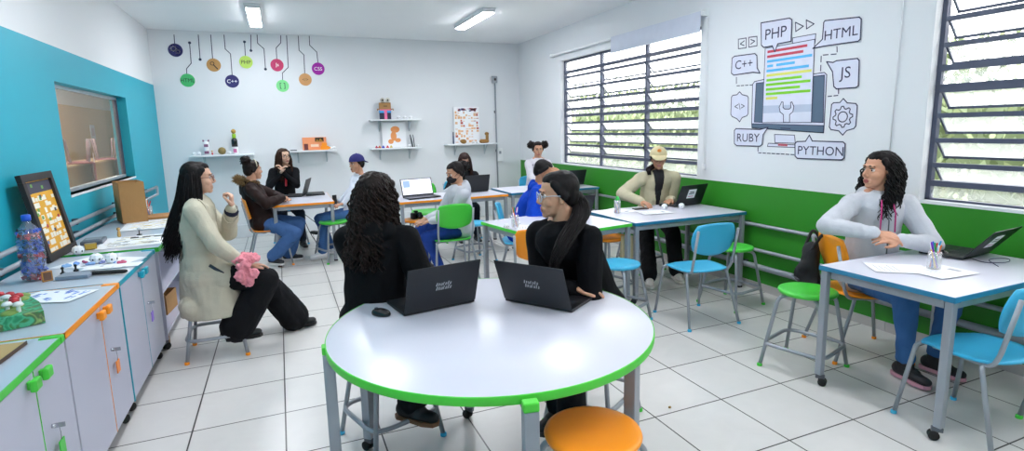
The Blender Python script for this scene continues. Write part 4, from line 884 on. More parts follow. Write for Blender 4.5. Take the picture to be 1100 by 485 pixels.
t = boxy('small_wooden_box', 'small yellow and brown box on the near end of the open shelf unit', 'box', -1.32, 4.78, C, .07, .05, .04, .3, mat('mustard', 'b89838', .6), None, False); MB().box(-.03, -.02, .038, .03, .02, .044).build('box_lid', mat('box_grey', '8a8470', .6), t)
t = thing('toy_figure', 'small tan figure standing on the open shelf unit, left of the white one', 'figure', (-1.24, 5.2, C)); MB().cap((0, 0, .02), (0, 0, .05), .014, .01).build('torso', mat('tan_clay', 'c8a060', .6), t); MB().ell((0, 0, .072), (.014, .014, .014), 10).build('head', mat('tan_clay', 'c8a060', .6), t)
t = thing('toy_figure', 'small dark and white figure on a stand on the open shelf unit', 'figure', (-1.12, 5.28, C)); MB().lathe([(.02, 0), (.02, .005), (.004, .008), (.004, .04)], 12).build('stand', BLACK, t); MB().ell((0, 0, .052), (.016, .008, .014), 10).build('head', WHITE, t)
t = thing('screw_box', 'grey plastic tray lying on the open shelf unit by the framed board', 'tray', (-1.37, 5.05, C), .1); MB().box(-.07, -.1, 0, .07, .1, .03, 0, .008).build('tray', mat('smoky_plastic', '5c6470', .4), t); MB().box(-.05, -.06, .03, .05, .06, .036, 0, .003).build('tray_lid', mat('smoky_plastic_light', '8a929c', .4), t)
boxy('cardboard_box', 'tall brown cardboard box standing open on the shelf unit against the teal wall', 'box', -1.36, 6.22, C, .2, .36, .38, .35, CARD, flap=False)
flat('cardboard_sheet', -1.22, 6.35, C, .3, .3, .02, .2, CARD, 'flat cardboard sheet lying beside the tall cardboard box', 'cardboard')
# ---- things on the wall shelves
def figure_bottle(x, z, label):
    t = thing('decorated_bottle', label, 'bottle', (x, YB-.13, z)); t.scale = (.8, .8, .8); MB().lathe([(.045, 0), (.052, .01), (.052, .13), (.05, .14)], 20).build('bottle_base', WHITE, t); MB().lathe([(.052, .14), (.052, .26), (.04, .29), (.03, .30)], 20).build('bottle_wall', mat('dark_bottle', '14161c', .25), t)
    MB().lathe([(.03, .30), (.034, .31), (.034, .37), (.028, .38)], 20).build('neck_band', mat('bottle_lime', '9ccc2c', .4), t, label='lime green neck'); MB().ell((0, 0, .425), (.042, .03, .045), 14).build('top_ball', mat('gold_brown', 'b08a3c', .4), t); MB().box(-.03, -.054, .03, .03, -.05, .1, 0).build('bottle_label', mat('pink_print', 'd070a0', .6), t)
figure_bottle(-.62, 1.306, 'tall decorated bottle with black body and lime neck on the left wall shelf')
t = thing('rolled_figure', 'white paper roll figure with purple marks on the left wall shelf', 'figure', (-1.0, YB-.12, 1.306)); MB().lathe([(.035, 0), (.035, .2), (.032, .2)], 16).build('roll', PAPER, t); MB().box(-.03, -.038, .02, .03, -.034, .06).box(-.028, -.038, .12, .028, -.034, .16).cap((-.03, 0, .2), (-.035, 0, .215), .012).cap((.03, 0, .2), (.035, 0, .215), .012).build('mark', mat('mauve_print', '8a5a7a', .6), t)
tag(MB().ell((0, 0, .055), (.055, .055, .055), 18).build('woven_ball', mat('straw_brown', '8e7c4c', .85, 0, .3, 60, .6, 60), loc=(-.80, YB-.12, 1.306)), 'brown woven ball on the left wall shelf', 'ball')
sm = [(-1.17, 'small white die at the far left of the left wall shelf'), (-1.10, 'small white die second from the left on the left wall shelf'), (-.70, 'small white die right of the woven ball on the left wall shelf')]
for x, lb in sm: die(x, YB-.13, 1.306, x, lb, .026)
t = thing('toy_figure', 'tiny brown and red craft figure between the roll and the ball', 'figure', (-.93, YB-.14, 1.306)); MB().cap((0, 0, .012), (0, 0, .035), .012, .008).build('torso', mat('red_clay', 'c02a34', .4), t); MB().ell((0, 0, .055), (.013, .013, .013), 10).build('head', mat('tan_clay', 'c8a060', .6), t)
t = thing('picture_box', 'orange printed box with dark pictures on the wall shelf above the boy', 'box', (.50, YB-.1, 1.327)); MB().box(-.16, -.03, 0, .20, .03, .2, 0, .003).build('box_body', mat('salmon_card', 'ee9a6a', .6), t)
g = MB().box(.03, -.033, .13, .16, -.03, .195, 0).box(-.14, -.033, .0, -.08, -.03, .1, 1).box(-.04, -.033, .05, .08, -.03, .09, 3); g.add([(p[0], -.0335, p[2]) for p in [(.04, 0, .135), (.06, 0, .17), (.08, 0, .14), (.11, 0, .18), (.15, 0, .135)]], [(0, 1, 2, 3, 4)], 2)
g.build('box_print', [mat('print_dark', '2c2418', .6), mat('print_brown', '6a3030', .6), mat('print_gold', 'b08020', .6), mat('print_pale', 'f6d8c0', .6)], t)
tag(MB().prism([(-.07, -.03), (.04, -.03), (.09, 0), (.04, .03), (-.07, .03)], 0, .03, M=Matrix(((1, 0, 0, 0), (0, 0, 1, 0), (0, 1, 0, 0), (0, 0, 0, 1)))).box(-.05, 0, .03, .03, .03, .08).build('orange_block', ORANGE, loc=(.67, YB-.2, 1.358)), 'orange toy block in front of the orange printed box', 'toy')
die(.76, YB-.13, 1.326, .2, 'small white die right of the orange printed box', .026); die(.81, YB-.13, 1.326, .9, 'small white die at the right end of the shelf above the boy', .026)
t = thing('flat_device', 'thin grey gadget lying at the left end of the shelf above the boy', 'gadget', (.2, YB-.14, 1.326)); MB().box(-.05, -.03, 0, .05, .03, .015, 0, .004).build('case', STEEL_D, t); MB().box(-.03, -.02, .015, .03, .02, .018).build('face', STEEL, t)
# cardboard robot
t = thing('cardboard_figure', 'cardboard robot with round eyes and pink overalls on the upper back shelf', 'figure', (1.66, YB-.13, 1.792)); t.scale = (.76, .76, .8)
K = CARD; MB().box(-.12, -.06, .2, .12, .06, .34, 0, .004).build('head_box', K, t); MB().box(-.04, -.063, .26, .04, -.06, .275).build('mouth', mat('dark_brown_ink', '4a2c1c', .6), t)
for s in (-1, 1):
    e = MB().lathe([(0, 0), (.05, 0), (.05, .03), (.0, .03)], 20, M=Matrix.Translation((s*.055, -.05, .385)) @ Matrix.Rotation(pi/2, 4, 'X')).build('eye', mat('eye_grey', 'c8c4b8', .5), t); MB().lathe([(0, 0), (.02, 0), (.02, .004), (0, .004)], 12, M=Matrix.Translation((s*.055, -.08, .385)) @ Matrix.Rotation(pi/2, 4, 'X')).build('pupil', BLACK, e)
    MB().box(s*.07-.05, -.055, .0, s*.07+.045, .05, .14, 0, .004).build('leg', mat('dark_navy_card', '242440', .6), t); MB().box(s*.075-.05, -.058, .13, s*.075+.045, .05, .19, 0, .004).build('sleeve', mat('sky_card', '3aa0e0', .6), t)
    MB().tube([(s*.12, 0, .2), (s*.17, -.03, .21), (s*.17, -.06, .18)], .01).build('arm', K, t)
MB().box(-.12, -.062, .175, .12, -.05, .2, 0).box(-.03, -.064, 0, .03, -.055, .19, 0).build('bib', mat('pink_card', 'e8709a', .6), t)
for i, x in enumerate((1.88, 1.98, 2.08)): die(x, YB-.13, 1.792, i, 'small white die on the upper back shelf, %s' % ('beside the cardboard robot', 'middle of three', 'farthest from the cardboard robot')[i], .03)
t = thing('picture_sheet', 'white sheet with an orange painted shape on the lower back shelf', 'picture', (1.80, YB-.06, 1.322)); MB().box(-.2, -.004, 0, .2, .0, .42).build('sheet', PAPER, t)
m = MB()
for cx, cz, rx, rz_ in ((.02, .30, .075, .055), (-.01, .19, .05, .08), (.06, .12, .05, .035), (-.06, .1, .045, .04)): m.prism([(cx+rx*cos(k*pi/10), cz+rz_*sin(k*pi/10)) for k in range(20)], .0045+cx*.002, .0052+cx*.002, M=Matrix(((1, 0, 0, 0), (0, 0, -1, 0), (0, 1, 0, 0), (0, 0, 0, 1))))
m.build('painted_shape', mat('orange_paint', 'ee9c5c', .6), t)
for i, (x, c, lb) in enumerate(((1.48, 'b03a5a', 'small crimson toy at the left end of the lower back shelf'), (1.53, 'c8642c', 'small rust coloured toy on the lower back shelf'), (1.59, '2c3cc0', 'small blue toy on the lower back shelf'), (1.66, 'd04040', 'small red toy on the lower back shelf by the sheet'), (1.72, 'd8c060', 'small straw yellow toy in front of the orange painted sheet'))):
    tag(MB().box(-.022, -.015, 0, .022, .015, .022, 0, .005).ell((0, 0, .028), (.013, .012, .012), 8).build('small_toy', mat('toy_'+c, c, .5), loc=(x, YB-.17, 1.322)), lb, 'toy', 'small toys on the lower back shelf')
for i, dx in enumerate((0, .05)):
    t = thing('marker_pen', ('dark pen leaning upright at the right end of the lower back shelf', 'thinner dark pen beside the leaning one on the lower back shelf')[i], 'pen', (2.1+dx*.6, YB-.1, 1.322)); MB().tube([(0, 0, 0), (-.02+dx*.3, .03, .15)], .012-.004*i).build('pen_body', mat('pen_dark', '2a2c3c', .4), t); MB().cap((-.021+dx*.3, .031, .155), (-.028+dx*.3, .035, .2), .012-.004*i).build('pen_cap', mat('pen_grey', '6a6c78', .4), t)
for i, x in enumerate((2.03, 2.17)): die(x, YB-.17, 1.322, i, ('small white die left of the leaning pens', 'small white die right of the leaning pens')[i], .026)
# board game poster on the right shelf
t = thing('board_game_sheet', 'tall maze board game sheet standing on the right back shelf', 'board', (3.09, YB-.07, 1.347)); w, h = .47, .64
MB().box(-w/2, -.008, 0, w/2, 0, h).build('sheet', PAPER, t); g = MB(); r = random.Random(12)
for i in range(9):
    for j in range(12):
        if r.random() < .55: a = -w/2+.02+i*.049; b = .02+j*.046; g.box(a, -.0095, b, a+r.choice((.03, .045)), -.008, b+r.choice((.012, .03, .04)), 0 if r.random() < .8 else 1)
for k in range(26): a = -w/2+.02+r.random()*(w-.08); g.box(a, -.0105, h-.08+r.random()*.06, a+.04, -.008, h-.07+r.random()*.055, r.choice((1, 2, 3)))
g.build('game_print', [mat('peach_ink', 'e8b482', .6), mat('brick_ink', 'b85a4c', .6), mat('indigo_ink', '4a4a7a', .6), mat('rose_ink', 'd08098', .6)], t)
CK = mat('cork_brown', '96703c', .8, 0, .25, 40)
t = thing('cork_figure', 'small brown craft animal left on the right back shelf, before the game sheet', 'figure', (2.98, YB-.2, 1.347)); MB().ell((0, 0, .04), (.055, .04, .04), 14).build('torso', CK, t); MB().ell((-.05, -.01, .05), (.02, .02, .02), 10).build('head', CK, t)
t = thing('cork_figure', 'brown craft tower figure with a tall head right of the game sheet', 'figure', (3.38, YB-.17, 1.347)); MB().cap((-.06, 0, .035), (.05, 0, .035), .035).build('torso', CK, t)
MB().cap((.05, 0, .05), (.05, 0, .13), .028).build('neck', CK, t); MB().ell((.045, 0, .165), (.04, .035, .03), 12).build('head', CK, t)
t = thing('white_craft', 'small white craft objects cluster before the game sheet', 'craft', (3.17, YB-.2, 1.347)); MB().ell((0, 0, .025), (.04, .03, .025), 12).build('shell', WHITE, t); MB().ell((.06, 0, .02), (.025, .025, .02), 10).build('ball', WHITE, t)
t = thing('marker_pen', 'dark blue pen standing left of the game sheet on the right back shelf', 'pen', (2.82, YB-.12, 1.347)); MB().cap((0, 0, .012), (0, 0, .14), .012).build('pen_body', mat('pen_navy', '27406c', .4), t); MB().cap((0, 0, .15), (0, 0, .2), .012).build('pen_cap', MATS['pen_grey'], t)
# thing on floor
tag(MB().ell((0, 0, .006), (.01, .008, .006), 8).build('crumb', mat('crumb_brown', 'a88a50', .8), loc=(1.93, 2.35, 0)), 'tiny brown crumb on the floor tiles right of the round table', 'crumb')
# ---------------------------------------------------------------- people
def ik(a, c, l1, l2, pole):
    a = V(a); c = V(c); d = c-a; L = d.length; m = (l1+l2)*.999
    if L > m: l1 *= L/m; l2 *= L/m
    t = d.normalized(); x = (l1*l1-l2*l2+L*L)/(2*L); h = sqrt(max(0, l1*l1-x*x)); p = V(pole); p = (p-t*p.dot(t)).normalized()
    return a+t*x+p*h
def rotm(fwd, up):
    f = V(fwd).normalized(); u = V(up); u = (u-f*u.dot(f)).normalized(); r = f.cross(u)
    return Matrix(((r.x, f.x, u.x), (r.y, f.y, u.y), (r.z, f.z, u.z)))
def headpts(mb, Hm, s=1):
    """skull, jaw, nose, lips, ears in head space (forward +Y, up +Z)"""
    T = lambda p: Hm @ (V(p)*s); R = Hm.to_3x3()
    E = lambda c, r, n=18: mb.ell(T(c), [q*s for q in r], n, R)
    C = lambda a, b, r0, r1=None, n=10, **k: mb.cap(T(a), T(b), r0*s, (r0 if r1 is None else r1)*s, n, **k)
    E((0, -.012, .035), (.075, .093, .083), 24); E((0, .03, -.02), (.062, .058, .078), 20); E((0, .035, -.06), (.05, .047, .05)); E((0, .066, -.093), (.024, .02, .018), 12)
    E((.033, .052, -.028), (.027, .03, .028), 12); E((-.033, .052, -.028), (.027, .03, .028), 12)
    C((0, .086, .012), (0, .102, -.025), .0065, .0092); C((-.009, .094, -.033), (.009, .094, -.033), .0068)
    C((-.034, .078, .028), (.034, .078, .028), .0095); C((-.02, .082, -.060), (.02, .082, -.060), .0075); C((-.016, .081, -.073), (.016, .081, -.073), .0085)
    for sx in (-1, 1): C((sx*.074, -.008, .012), (sx*.07, -.002, -.03), .016, .011, flat=.45, up=(R @ V((1, 0, 0))))
def hand(mb, w, d, n, s=1, curl=.5, side=1, spread=1, thumb=1):
    """w wrist, d direction of the hand, n palm normal (towards what it touches); side=+1 right hand"""
    d = V(d).normalized(); n = V(n); n = (n-d*n.dot(d)).normalized(); r = d.cross(n)*side   # r points to the thumb side
    w = V(w)
    mb.cap(w-d*.02*s, w+d*.02*s, .024*s, .026*s, 12, flat=.75, up=n)
    for k, o in enumerate((.027, .009, -.009, -.026)):
        mb.cap(w+d*.02*s+r*o*.6*s, w+d*.078*s+r*o*s, .0145*s, .0125*s, 10, flat=.85, up=n)
    Ls = (.068, .076, .071, .056)
    for k, o in enumerate((.029, .010, -.010, -.028)):
        p = w+d*.082*s+r*o*s; a = curl*(.35+.12*k); dd = (d+r*o*3*spread).normalized(); rr = .0092*s
        for j, q in enumerate((.42, .33, .25)):
            v = (dd*cos(a)+n*sin(a)); p2 = p+v*Ls[k]*s*q*1.05; mb.cap(p, p2, rr, rr*.9, 8); p = p2; rr *= .92; a += curl*.75
    p = w+d*.022*s+r*.02*s; v = (d*.75+r*.75*thumb+n*.25).normalized(); p2 = p+v*.038*s; mb.cap(p, p2, .0145*s, .0115*s, 8)
    v = (d*1.0+r*.35*thumb+n*.4*curl).normalized(); p3 = p2+v*.03*s; mb.cap(p2, p3, .0112*s, .010*s, 8); v = (d+n*.6*curl).normalized(); mb.cap(p3, p3+v*.022*s, .0098*s, .0082*s, 8)
SKINS = {}
def skin(h):
    if h not in SKINS:
        m = mat('skin_'+h, h, .5, 0, .05, 30, .05, 200); m.node_tree.nodes['Principled BSDF'].inputs['Subsurface Weight'].default_value = .08; m.node_tree.nodes['Principled BSDF'].inputs['Subsurface Scale'].default_value = .01
        SKINS[h] = m
    return SKINS[h]
def strand(mb, P0, out, zend, r0, rr, n=9, wave=.004, curl=0, turns=6, drape=(0, 0), mi=0, ns=4, tip_=.25, bulge=.03, Hc=None):
    """one lock that leaves the scalp, falls and hangs; curl = helix radius"""
    pts = []; P0 = V(P0); L = P0.z-zend; ph = rr.uniform(0, 6.28)
    for k in range(n):
        t = k/(n-1); e = 1-(1-min(1, t*2.2))**2
        p = P0 + V(out)*bulge*e; p.z = P0.z - L*(t**1.25)
        p.x += drape[0]*t*t; p.y += drape[1]*t*t
        w = wave*t; p.x += w*sin(ph+t*9); p.y += w*cos(ph*1.7+t*8)
        if curl: a = ph+turns*2*pi*t; c = curl*min(1, t*3); p.x += c*cos(a); p.y += c*sin(a)
        pts.append(p)
    mb.tube(pts, r0, ns, rs=[r0*(1 if k < n*.6 else 1-(1-tip_)*(k-n*.6)/(n*.4)) for k in range(n)], mi=mi)
def person(label, x, y, seat, face, hface, hpitch=0, roll=0, s=1, lean=(0, .06), sk='b98a6c', vox=.0055, hands=None, handd=None, feet=None, elbow=None,
           top=('hoodie', '17181c'), pants=('2a4a7a', .0), shoe=('202226', 'e8e8e8'), hair=None, extra=None, lips='a0605a', neck=0, tk=1.0, footdir=None, curls=(.5, .5), at=None, hs=1):
    """pelvis over (x, y), facing degrees from +X; hands and feet given in world space"""
    rz = radians(face-90); Rz = Matrix.Rotation(-rz, 3, 'Z')
    W = lambda p: Rz @ (V(p)-V((x, y, 0)))
    Dl = lambda p: Rz @ V(p)
    hip = V((0, 0, seat+.085*s)); nb = hip+V((lean[0], lean[1], .50*s)); ch = hip.lerp(nb, .62)+V((0, -.01, 0))
    ha = radians(hface-face); hf = V((-sin(ha)*cos(hpitch), cos(ha)*cos(hpitch), sin(hpitch)))
    # head frame
    up0 = V((sin(roll)*cos(ha), sin(roll)*sin(ha), 1)); Hr = rotm(hf, up0)
    off = V((0, .012+neck, .155*s))+V((hf.x, hf.y, 0))*.022
    hc = nb+off
    if at: hc = W(at); nb = hc-off; ch = hip.lerp(nb, .62)+V((0, -.01, 0))
    Hm = Matrix.Translation(hc) @ Hr.to_4x4()
    b = MB(); headpts(b, Hm, s)
    b.cap(hc+Hr @ V((0, -.02, -.05))*s, nb+V((0, -.005, .01)), .052*s, .056*s, 16)
    sw = .15*s*hs; sh = [nb+V((-sw, 0, -.06*s)), nb+V((sw, 0, -.06*s))]
    b.cap(nb+V((-.05*s, -.005, -.005)), sh[0]+V((.02, 0, 0)), .05*s, .045*s); b.cap(nb+V((.05*s, -.005, -.005)), sh[1]-V((.02, 0, 0)), .05*s, .045*s)
    b.cap(nb-V((0, 0, .09*s)), ch, .125*s, .12*s, 18, flat=.72, up=(0, 1, 0)); b.cap(ch, hip+V((0, 0, .02)), .12*s, .125*s, 18, flat=.78, up=(0, 1, 0))
    b.cap(hip+V((-.06*s, 0, 0)), hip+V((.06*s, 0, 0)), .105*s, flat=.95)
    hands = hands or (None, None); feet = feet or (None, None); elbow = elbow or (None, None); wr = []; el = []; hd = []
    for i in (0, 1):
        sx = (-1, 1)[i]
        w = W(hands[i]) if hands[i] else hip+V((sx*.09, .27, .10)); wr.append(w)
        e = W(elbow[i]) if elbow[i] else None
        pole = V((sx*.55, -.6, -.75)) if e is None else e-sh[i].lerp(w, .5)
        el.append(ik(sh[i], w, .285*s, .25*s, pole))
        d, n = (handd[i] if handd and handd[i] else (None, None)); d = Dl(d) if d else V((-sx*.35, .9, -.15)); n = Dl(n) if n else V((0, 0, -1)); hd.append(d)
        b.cap(sh[i], el[i], .046*s, .038*s, 12); b.cap(el[i], w, .038*s, .025*s, 12); hand(b, w+V(d).normalized()*.012, d, n, s, curls[i], -sx if True else 1)
    kn = []; an = []
    for i in (0, 1):
        sx = (-1, 1)[i]; h = hip+V((sx*.09*s, 0, 0)); f = W(feet[i]) if feet[i] else V((sx*.12, .42, .09)); an.append(f)
        k = ik(h, f, .42*s, .41*s, V(((f.x-h.x)*1.6, max(.45, (f.y-h.y)*1.6+.15), 1.0))); kn.append(k)
        b.cap(h, k, .078*s, .052*s, 14); b.cap(k, f, .05*s, .035*s, 12)
        fd = V((f.x-h.x, max(.05, f.y-h.y), 0)).normalized() if not (footdir and footdir[i]) else Dl(footdir[i])
        b.cap(f-V((0, 0, .035)), f+fd*.12*s-V((0, 0, .055)), .034*s, .026*s, 10)
    me = remesh(b, vox, 1, name='person')
    lipc = hc+Hr @ V((0, .088, -.066))*s; lr = Hr.inverted()
    me.materials.append(skin(sk)); me.materials.append(mat('lips_'+lips, lips, .45, 0, .03))
    for p in me.polygons:
        q = p.center-lipc
        if q.length < .035:
            q = lr @ q
            if (q.x/.021)**2+(q.z/.0125)**2 < 1 and q.y > -.012: p.material_index = 1
    o = link(me, 'person', None, (x, y, 0), rz); tag(o, label, 'person')
    T = lambda p: Hm @ (V(p)*s)
    hh = hair or {}; hcol = mat('hair_'+hh.get('c', '17110f'), hh.get('c', '17110f'), .55, 0, .25, 40, spec=.22)
    for sx in (-1, 1):
        e = MB().ell(T((sx*.031, .0735, .004)), (.0112*s,)*3, 14, Hr).build('eye', mat('eye_white', 'cfc8c2', .3), o)
        MB().ell(T((sx*.031, .0825, .003)), (.0062*s, .0035*s, .0066*s), 10, Hr).build('iris', mat('iris_brown', '20140e', .15), e)
        MB().cap(T((sx*.016, .089, .028)), T((sx*.046, .078, .027)), .0036*s, .0026*s, 6).build('eyebrow', hcol, o)
        MB().cap(T((sx*.02, .0865, .0145)), T((sx*.043, .078, .011)), .0028*s, .002*s, 6).build('eyelash', hcol, o)
    # ---------------- clothes
    kind, tc = top[0], top[1]; th = {'hoodie': .022, 'coat': .03, 'jacket': .042, 'blazer': .024, 'shirt': .014, 'sweater': .014}[kind]*tk
    c = MB(); hem = -.02 if kind != 'coat' else -.1
    c.cap(nb-V((0, .0, .10*s)), ch, .118*s+th, .12*s+th*1.1, 22, flat=.78, up=(0, 1, 0)); c.cap(ch, hip+V((0, 0, .03)), .12*s+th*1.1, .13*s+th, 22, flat=.84, up=(0, 1, 0))
    c.cap(hip+V((-.05*s, 0, hem+.03)), hip+V((.05*s, 0, hem+.03)), .115*s+th*.8, flat=1)
    for i in (0, 1):
        sx = (-1, 1)[i]
        c.cap(nb+V((sx*.04*s, -.01, -.012)), sh[i]+V((-sx*.01, 0, 0)), .045*s+th*.3, .047*s+th*.75, 14); c.cap(sh[i], el[i], .048*s+th*.75, .037*s+th*.75, 16)
        wv = (wr[i]-el[i]); c.cap(el[i], el[i]+wv*.9, .037*s+th*.75, .026*s+th*.55, 14); cf = el[i]+wv*.93
        c.cap(cf, cf+wv.normalized()*.012, .031*s+th*.35, n=12)
    if kind == 'coat':
        for i in (0, 1): sx = (-1, 1)[i]; h = hip+V((sx*.08, 0, 0)); c.cap(h+V((0, .0, -.02)), h+(kn[i]-h)*.36, .13, .105, 16)
        for a_, b_ in ((0, -.04), (.05, -.03), (-.05, -.03), (.1, 0), (-.1, 0)): c.cap(hip+V((a_*.8, b_, .08)), hip+V((a_*1.25, b_*2.2, -.17)), .11, .085, 16)
        c.cap(hip+V((-.12, -.08, -.22)), hip+V((.12, -.08, -.22)), .09, .09, 14)
        c.lathe([(.12, .12), (.19, .0), (.205, -.12), (.222, -.27), (.225, -.31), (.17, -.315)], 28, hip+V((0, .045, 0)))
    if kind in ('hoodie', 'jacket'):
        c.cap(nb+V((-.06, -.06, .0)), nb+V((.06, -.06, .0)), .055*s, flat=.8)
        c.cap(nb+V((0, -.09, .0)), nb+V((0, -.11, -.09)), .075*s, .05*s, 14, flat=.6, up=(0, 1, 0))
        for sx in (-1, 1): c.cap(nb+V((sx*.075, -.04, .015)), nb+V((sx*.035, .06, -.035)), .03, .022)
    if kind in ('shirt', 'sweater', 'coat', 'jacket'):
        for k in range(12): a = k*pi/6; a2 = a+pi/6; R_ = .062; c.cap(nb+V((R_*cos(a), R_*.95*sin(a)-.004, .018 if sin(a) < .2 else .006)), nb+V((R_*cos(a2), R_*.95*sin(a2)-.004, .018 if sin(a2) < .2 else .006)), .014+th*.2)
    cm = remesh(c, vox*1.25, 4, .0045 if kind != 'coat' else .0045, 8, 'top')
    cmat = mat('cloth_'+kind+tc, tc, .85 if kind != 'jacket' else .5, 0, .07, 25, .25, 140 if kind != 'jacket' else 18, .15)
    cm.materials.append(cmat); nm = {'hoodie': 'hoodie', 'coat': 'coat', 'jacket': 'jacket', 'blazer': 'blazer', 'shirt': 'shirt', 'sweater': 'sweater'}[kind]
    co = link(cm, nm, o)
    if kind in ('blazer', 'coat'):
        ic = (extra or {}).get('inner', '15151a'); ztop = nb.z+.05; w0 = .055; 
        def wedge(p, m_=0):
            if p.y < nb.y*min(1, max(0, (p.z-hip.z)/(nb.z-hip.z)))+.03: return False
            t = (ztop-p.z)/(ztop-hip.z-.12)
            return t < 1.25 and abs(p.x-hip.x) < (w0*(1.1-.75*max(0, t)) if t > 0 else .09)+m_
        if kind == 'blazer': cut(cm, lambda p: wedge(p), co, 'inner_top', mat('cloth_inner'+ic, ic, .85), 0)
        cut(cm, lambda p: wedge(p, .042) and not wedge(p) and p.z > nb.z-.3, co, 'lapel', cmat, .007, True)
    # trousers
    pc, fl = pants; pm = MB(); pm.cap(hip+V((-.06*s, 0, .0)), hip+V((.06*s, 0, .0)), .118*s, flat=.95)
    for i in (0, 1):
        h = hip+V(((-1, 1)[i]*.085*s, 0, 0)); lg = an[i]-kn[i]; f = kn[i]+lg*(.9 if not fl else .97)
        pm.cap(h, kn[i], .092*s, .066*s+fl*.35, 18); pm.cap(kn[i], kn[i].lerp(f, .5), .066*s+fl*.35, .054*s+fl*.8, 16); pm.cap(kn[i].lerp(f, .5), f, .054*s+fl*.8, .048*s+fl, 16)
    q = remesh(pm, vox*1.25, 4, .005, 10, 'trousers'); q.materials.append(mat('cloth_pants'+pc, pc, .85, 0, .12, 20, .3, 150, .2)); link(q, 'trousers', o)
    # shoes
    for i in (0, 1):
        f = an[i]; h = hip; fd = V((f.x-h.x*0-(-1, 1)[i]*.09, max(.05, f.y), 0)).normalized() if not (footdir and footdir[i]) else Dl(footdir[i]).normalized()
        r_ = V((fd.y, -fd.x, 0)); z0 = f.z-.088
        m = MB().cap(V((f.x, f.y, z0+.05))-fd*.035*s, V((f.x, f.y, z0+.045))+fd*.06*s, .042*s, .04*s, 14).cap(V((f.x, f.y, z0+.04))+fd*.05*s, V((f.x, f.y, z0+.036))+fd*.135*s, .041*s, .034*s, 14, flat=.75, up=(0, 0, 1)).cap(f-V((0, 0, .03)), f-V((0, 0, .0)), .043*s, .045*s)
        q = remesh(m, .005, 2, name='shoe'); q.materials.append(mat('shoe_'+shoe[0], shoe[0], .6)); so = link(q, 'shoe', o)
        pr = [V((f.x, f.y, 0))+fd*a*s+r_*b_*s for a, b_ in ((-.075, -.025), (-.055, -.04), (.03, -.04), (.10, -.045), (.155, -.03), (.172, 0), (.155, .03), (.10, .045), (.03, .038), (-.055, .04), (-.075, .025))]
        MB().prism([(p.x, p.y) for p in pr][::-1], z0+.001, z0+.022).build('sole', mat('sole_'+shoe[1], shoe[1], .6), so)
    # ---------------- hair
    rr = random.Random(int(abs(x*1000+y*77)))
    if hh:
        k = hh['kind']; m = MB(); R = Hr
        E = lambda c_, r_: m.ell(T(c_), [q*s for q in r_], 26, R)
        if k != 'none':
            E((0, -.03, .040), (.081, .086, .084)); E((0, -.058, .0), (.072, .054, .072))
            E((0, .004, .078), (.062, .068, .041))
            for sx in (-1, 1): m.cap(T((sx*.066, .03, .062)), T((sx*.074, -.02, .0)), .02*s, .024*s, flat=.6, up=(R @ V((1, 0, 0))))
        q = remesh(m, .006, 3, {'long': .002, 'curly': .004, 'puffs': .004, 'bun': .0025}.get(k, .0012), 40, 'hair_') ; sm = MB(); sm.v = [tuple(v.co) for v in q.vertices]; sm.f = [tuple(p.vertices) for p in q.polygons]; sm.m = [0]*len(sm.f); sm.s = [True]*len(sm.f); bpy.data.meshes.remove(q); m = sm
        if k in ('long', 'curly'):
            n = hh.get('n', 260); ln = hh.get('len', .35); a0 = hh.get('open', 62)
            for i in range(n):
                az = radians(rr.uniform(a0, 360-a0)); la = rr.uniform(-.35, 1.15)
                d_ = V((-sin(az)*cos(la), cos(az)*cos(la), sin(la))); P0 = T(V((0, -.02, .035))+V((d_.x*.076, d_.y*.088, d_.z*.085)))
                dw = R @ d_; out = V((dw.x, dw.y, 0)); out = out.normalized() if out.length > .01 else V((0, -1, 0)); zo = hc.z-ln*s*rr.uniform(.72, 1.05)
                lift = cos(la)*0; bulge = (hh.get('vol', .03))*(rr.uniform(.3, 1.0)) + (.075*s*(1-cos(la)) if la > 0 else 0)
                bk = max(0, -out.y); dr = hh.get('drape', (0, -.05)); fr_ = max(0, out.y)
                drp = (dr[0]+out.x*.02, dr[1]*(.4+bk)-(fr_*.0))
                if k == 'long': strand(m, P0, out, zo, .0052, rr, 11, hh.get('wave', .008), 0, 0, drp, bulge=bulge)
                else: strand(m, P0, out, zo, .0050, rr, 44, .010, hh.get('curl', .011)*rr.uniform(.5, 1.1), rr.uniform(5, 8), drp, bulge=bulge, ns=4, tip_=.5)
        if k == 'pony':
            P = [T(p) for p in hh['path'][:2]]+[Hm @ V(p) if False else hc+V(p) for p in hh['path'][2:]]
            P = fillet(P, .09, 4); rad = hh.get('rad', .03)
            for i in range(230):
                a_ = rr.uniform(0, 6.28); q_ = sqrt(rr.random()); w_ = rr.uniform(0, 6); N_ = len(P)
                m.tube([V(p)+V((cos(a_)*q_, sin(a_)*q_, sin(a_*2)*q_*.4))*rad*(.35+1.0*sin(pi*min(1, (.12+.8*j/(N_-1)))))+V((sin(j*.9+w_), cos(j*.8+w_), 0))*.003 for j, p in enumerate(P)], .0042, 4, rs=[.0045 if j < N_*.7 else .0045*(1-.8*(j-N_*.7)/(N_*.3)) for j in range(N_)])
            m.ell(T(hh['path'][0]), (.03*s, .03*s, .03*s), 14)
        if k in ('bun', 'puffs'):
            for bx, by, bz, br in hh['buns']:
                for i in range(110):
                    d_ = V((rr.gauss(0, 1), rr.gauss(0, 1), rr.gauss(0, 1))).normalized(); p = V((bx, by, bz))
                    q_ = [T(p+d_*br*(.2+.27*j)+V((rr.uniform(-1, 1), rr.uniform(-1, 1), rr.uniform(-1, 1)))*.006) for j in range(4)]; m.tube(q_, .006, 4)
                m.ell(T((bx, by, bz)), [br*.88*s]*3, 18)
        m.build('hair', hcol, o)
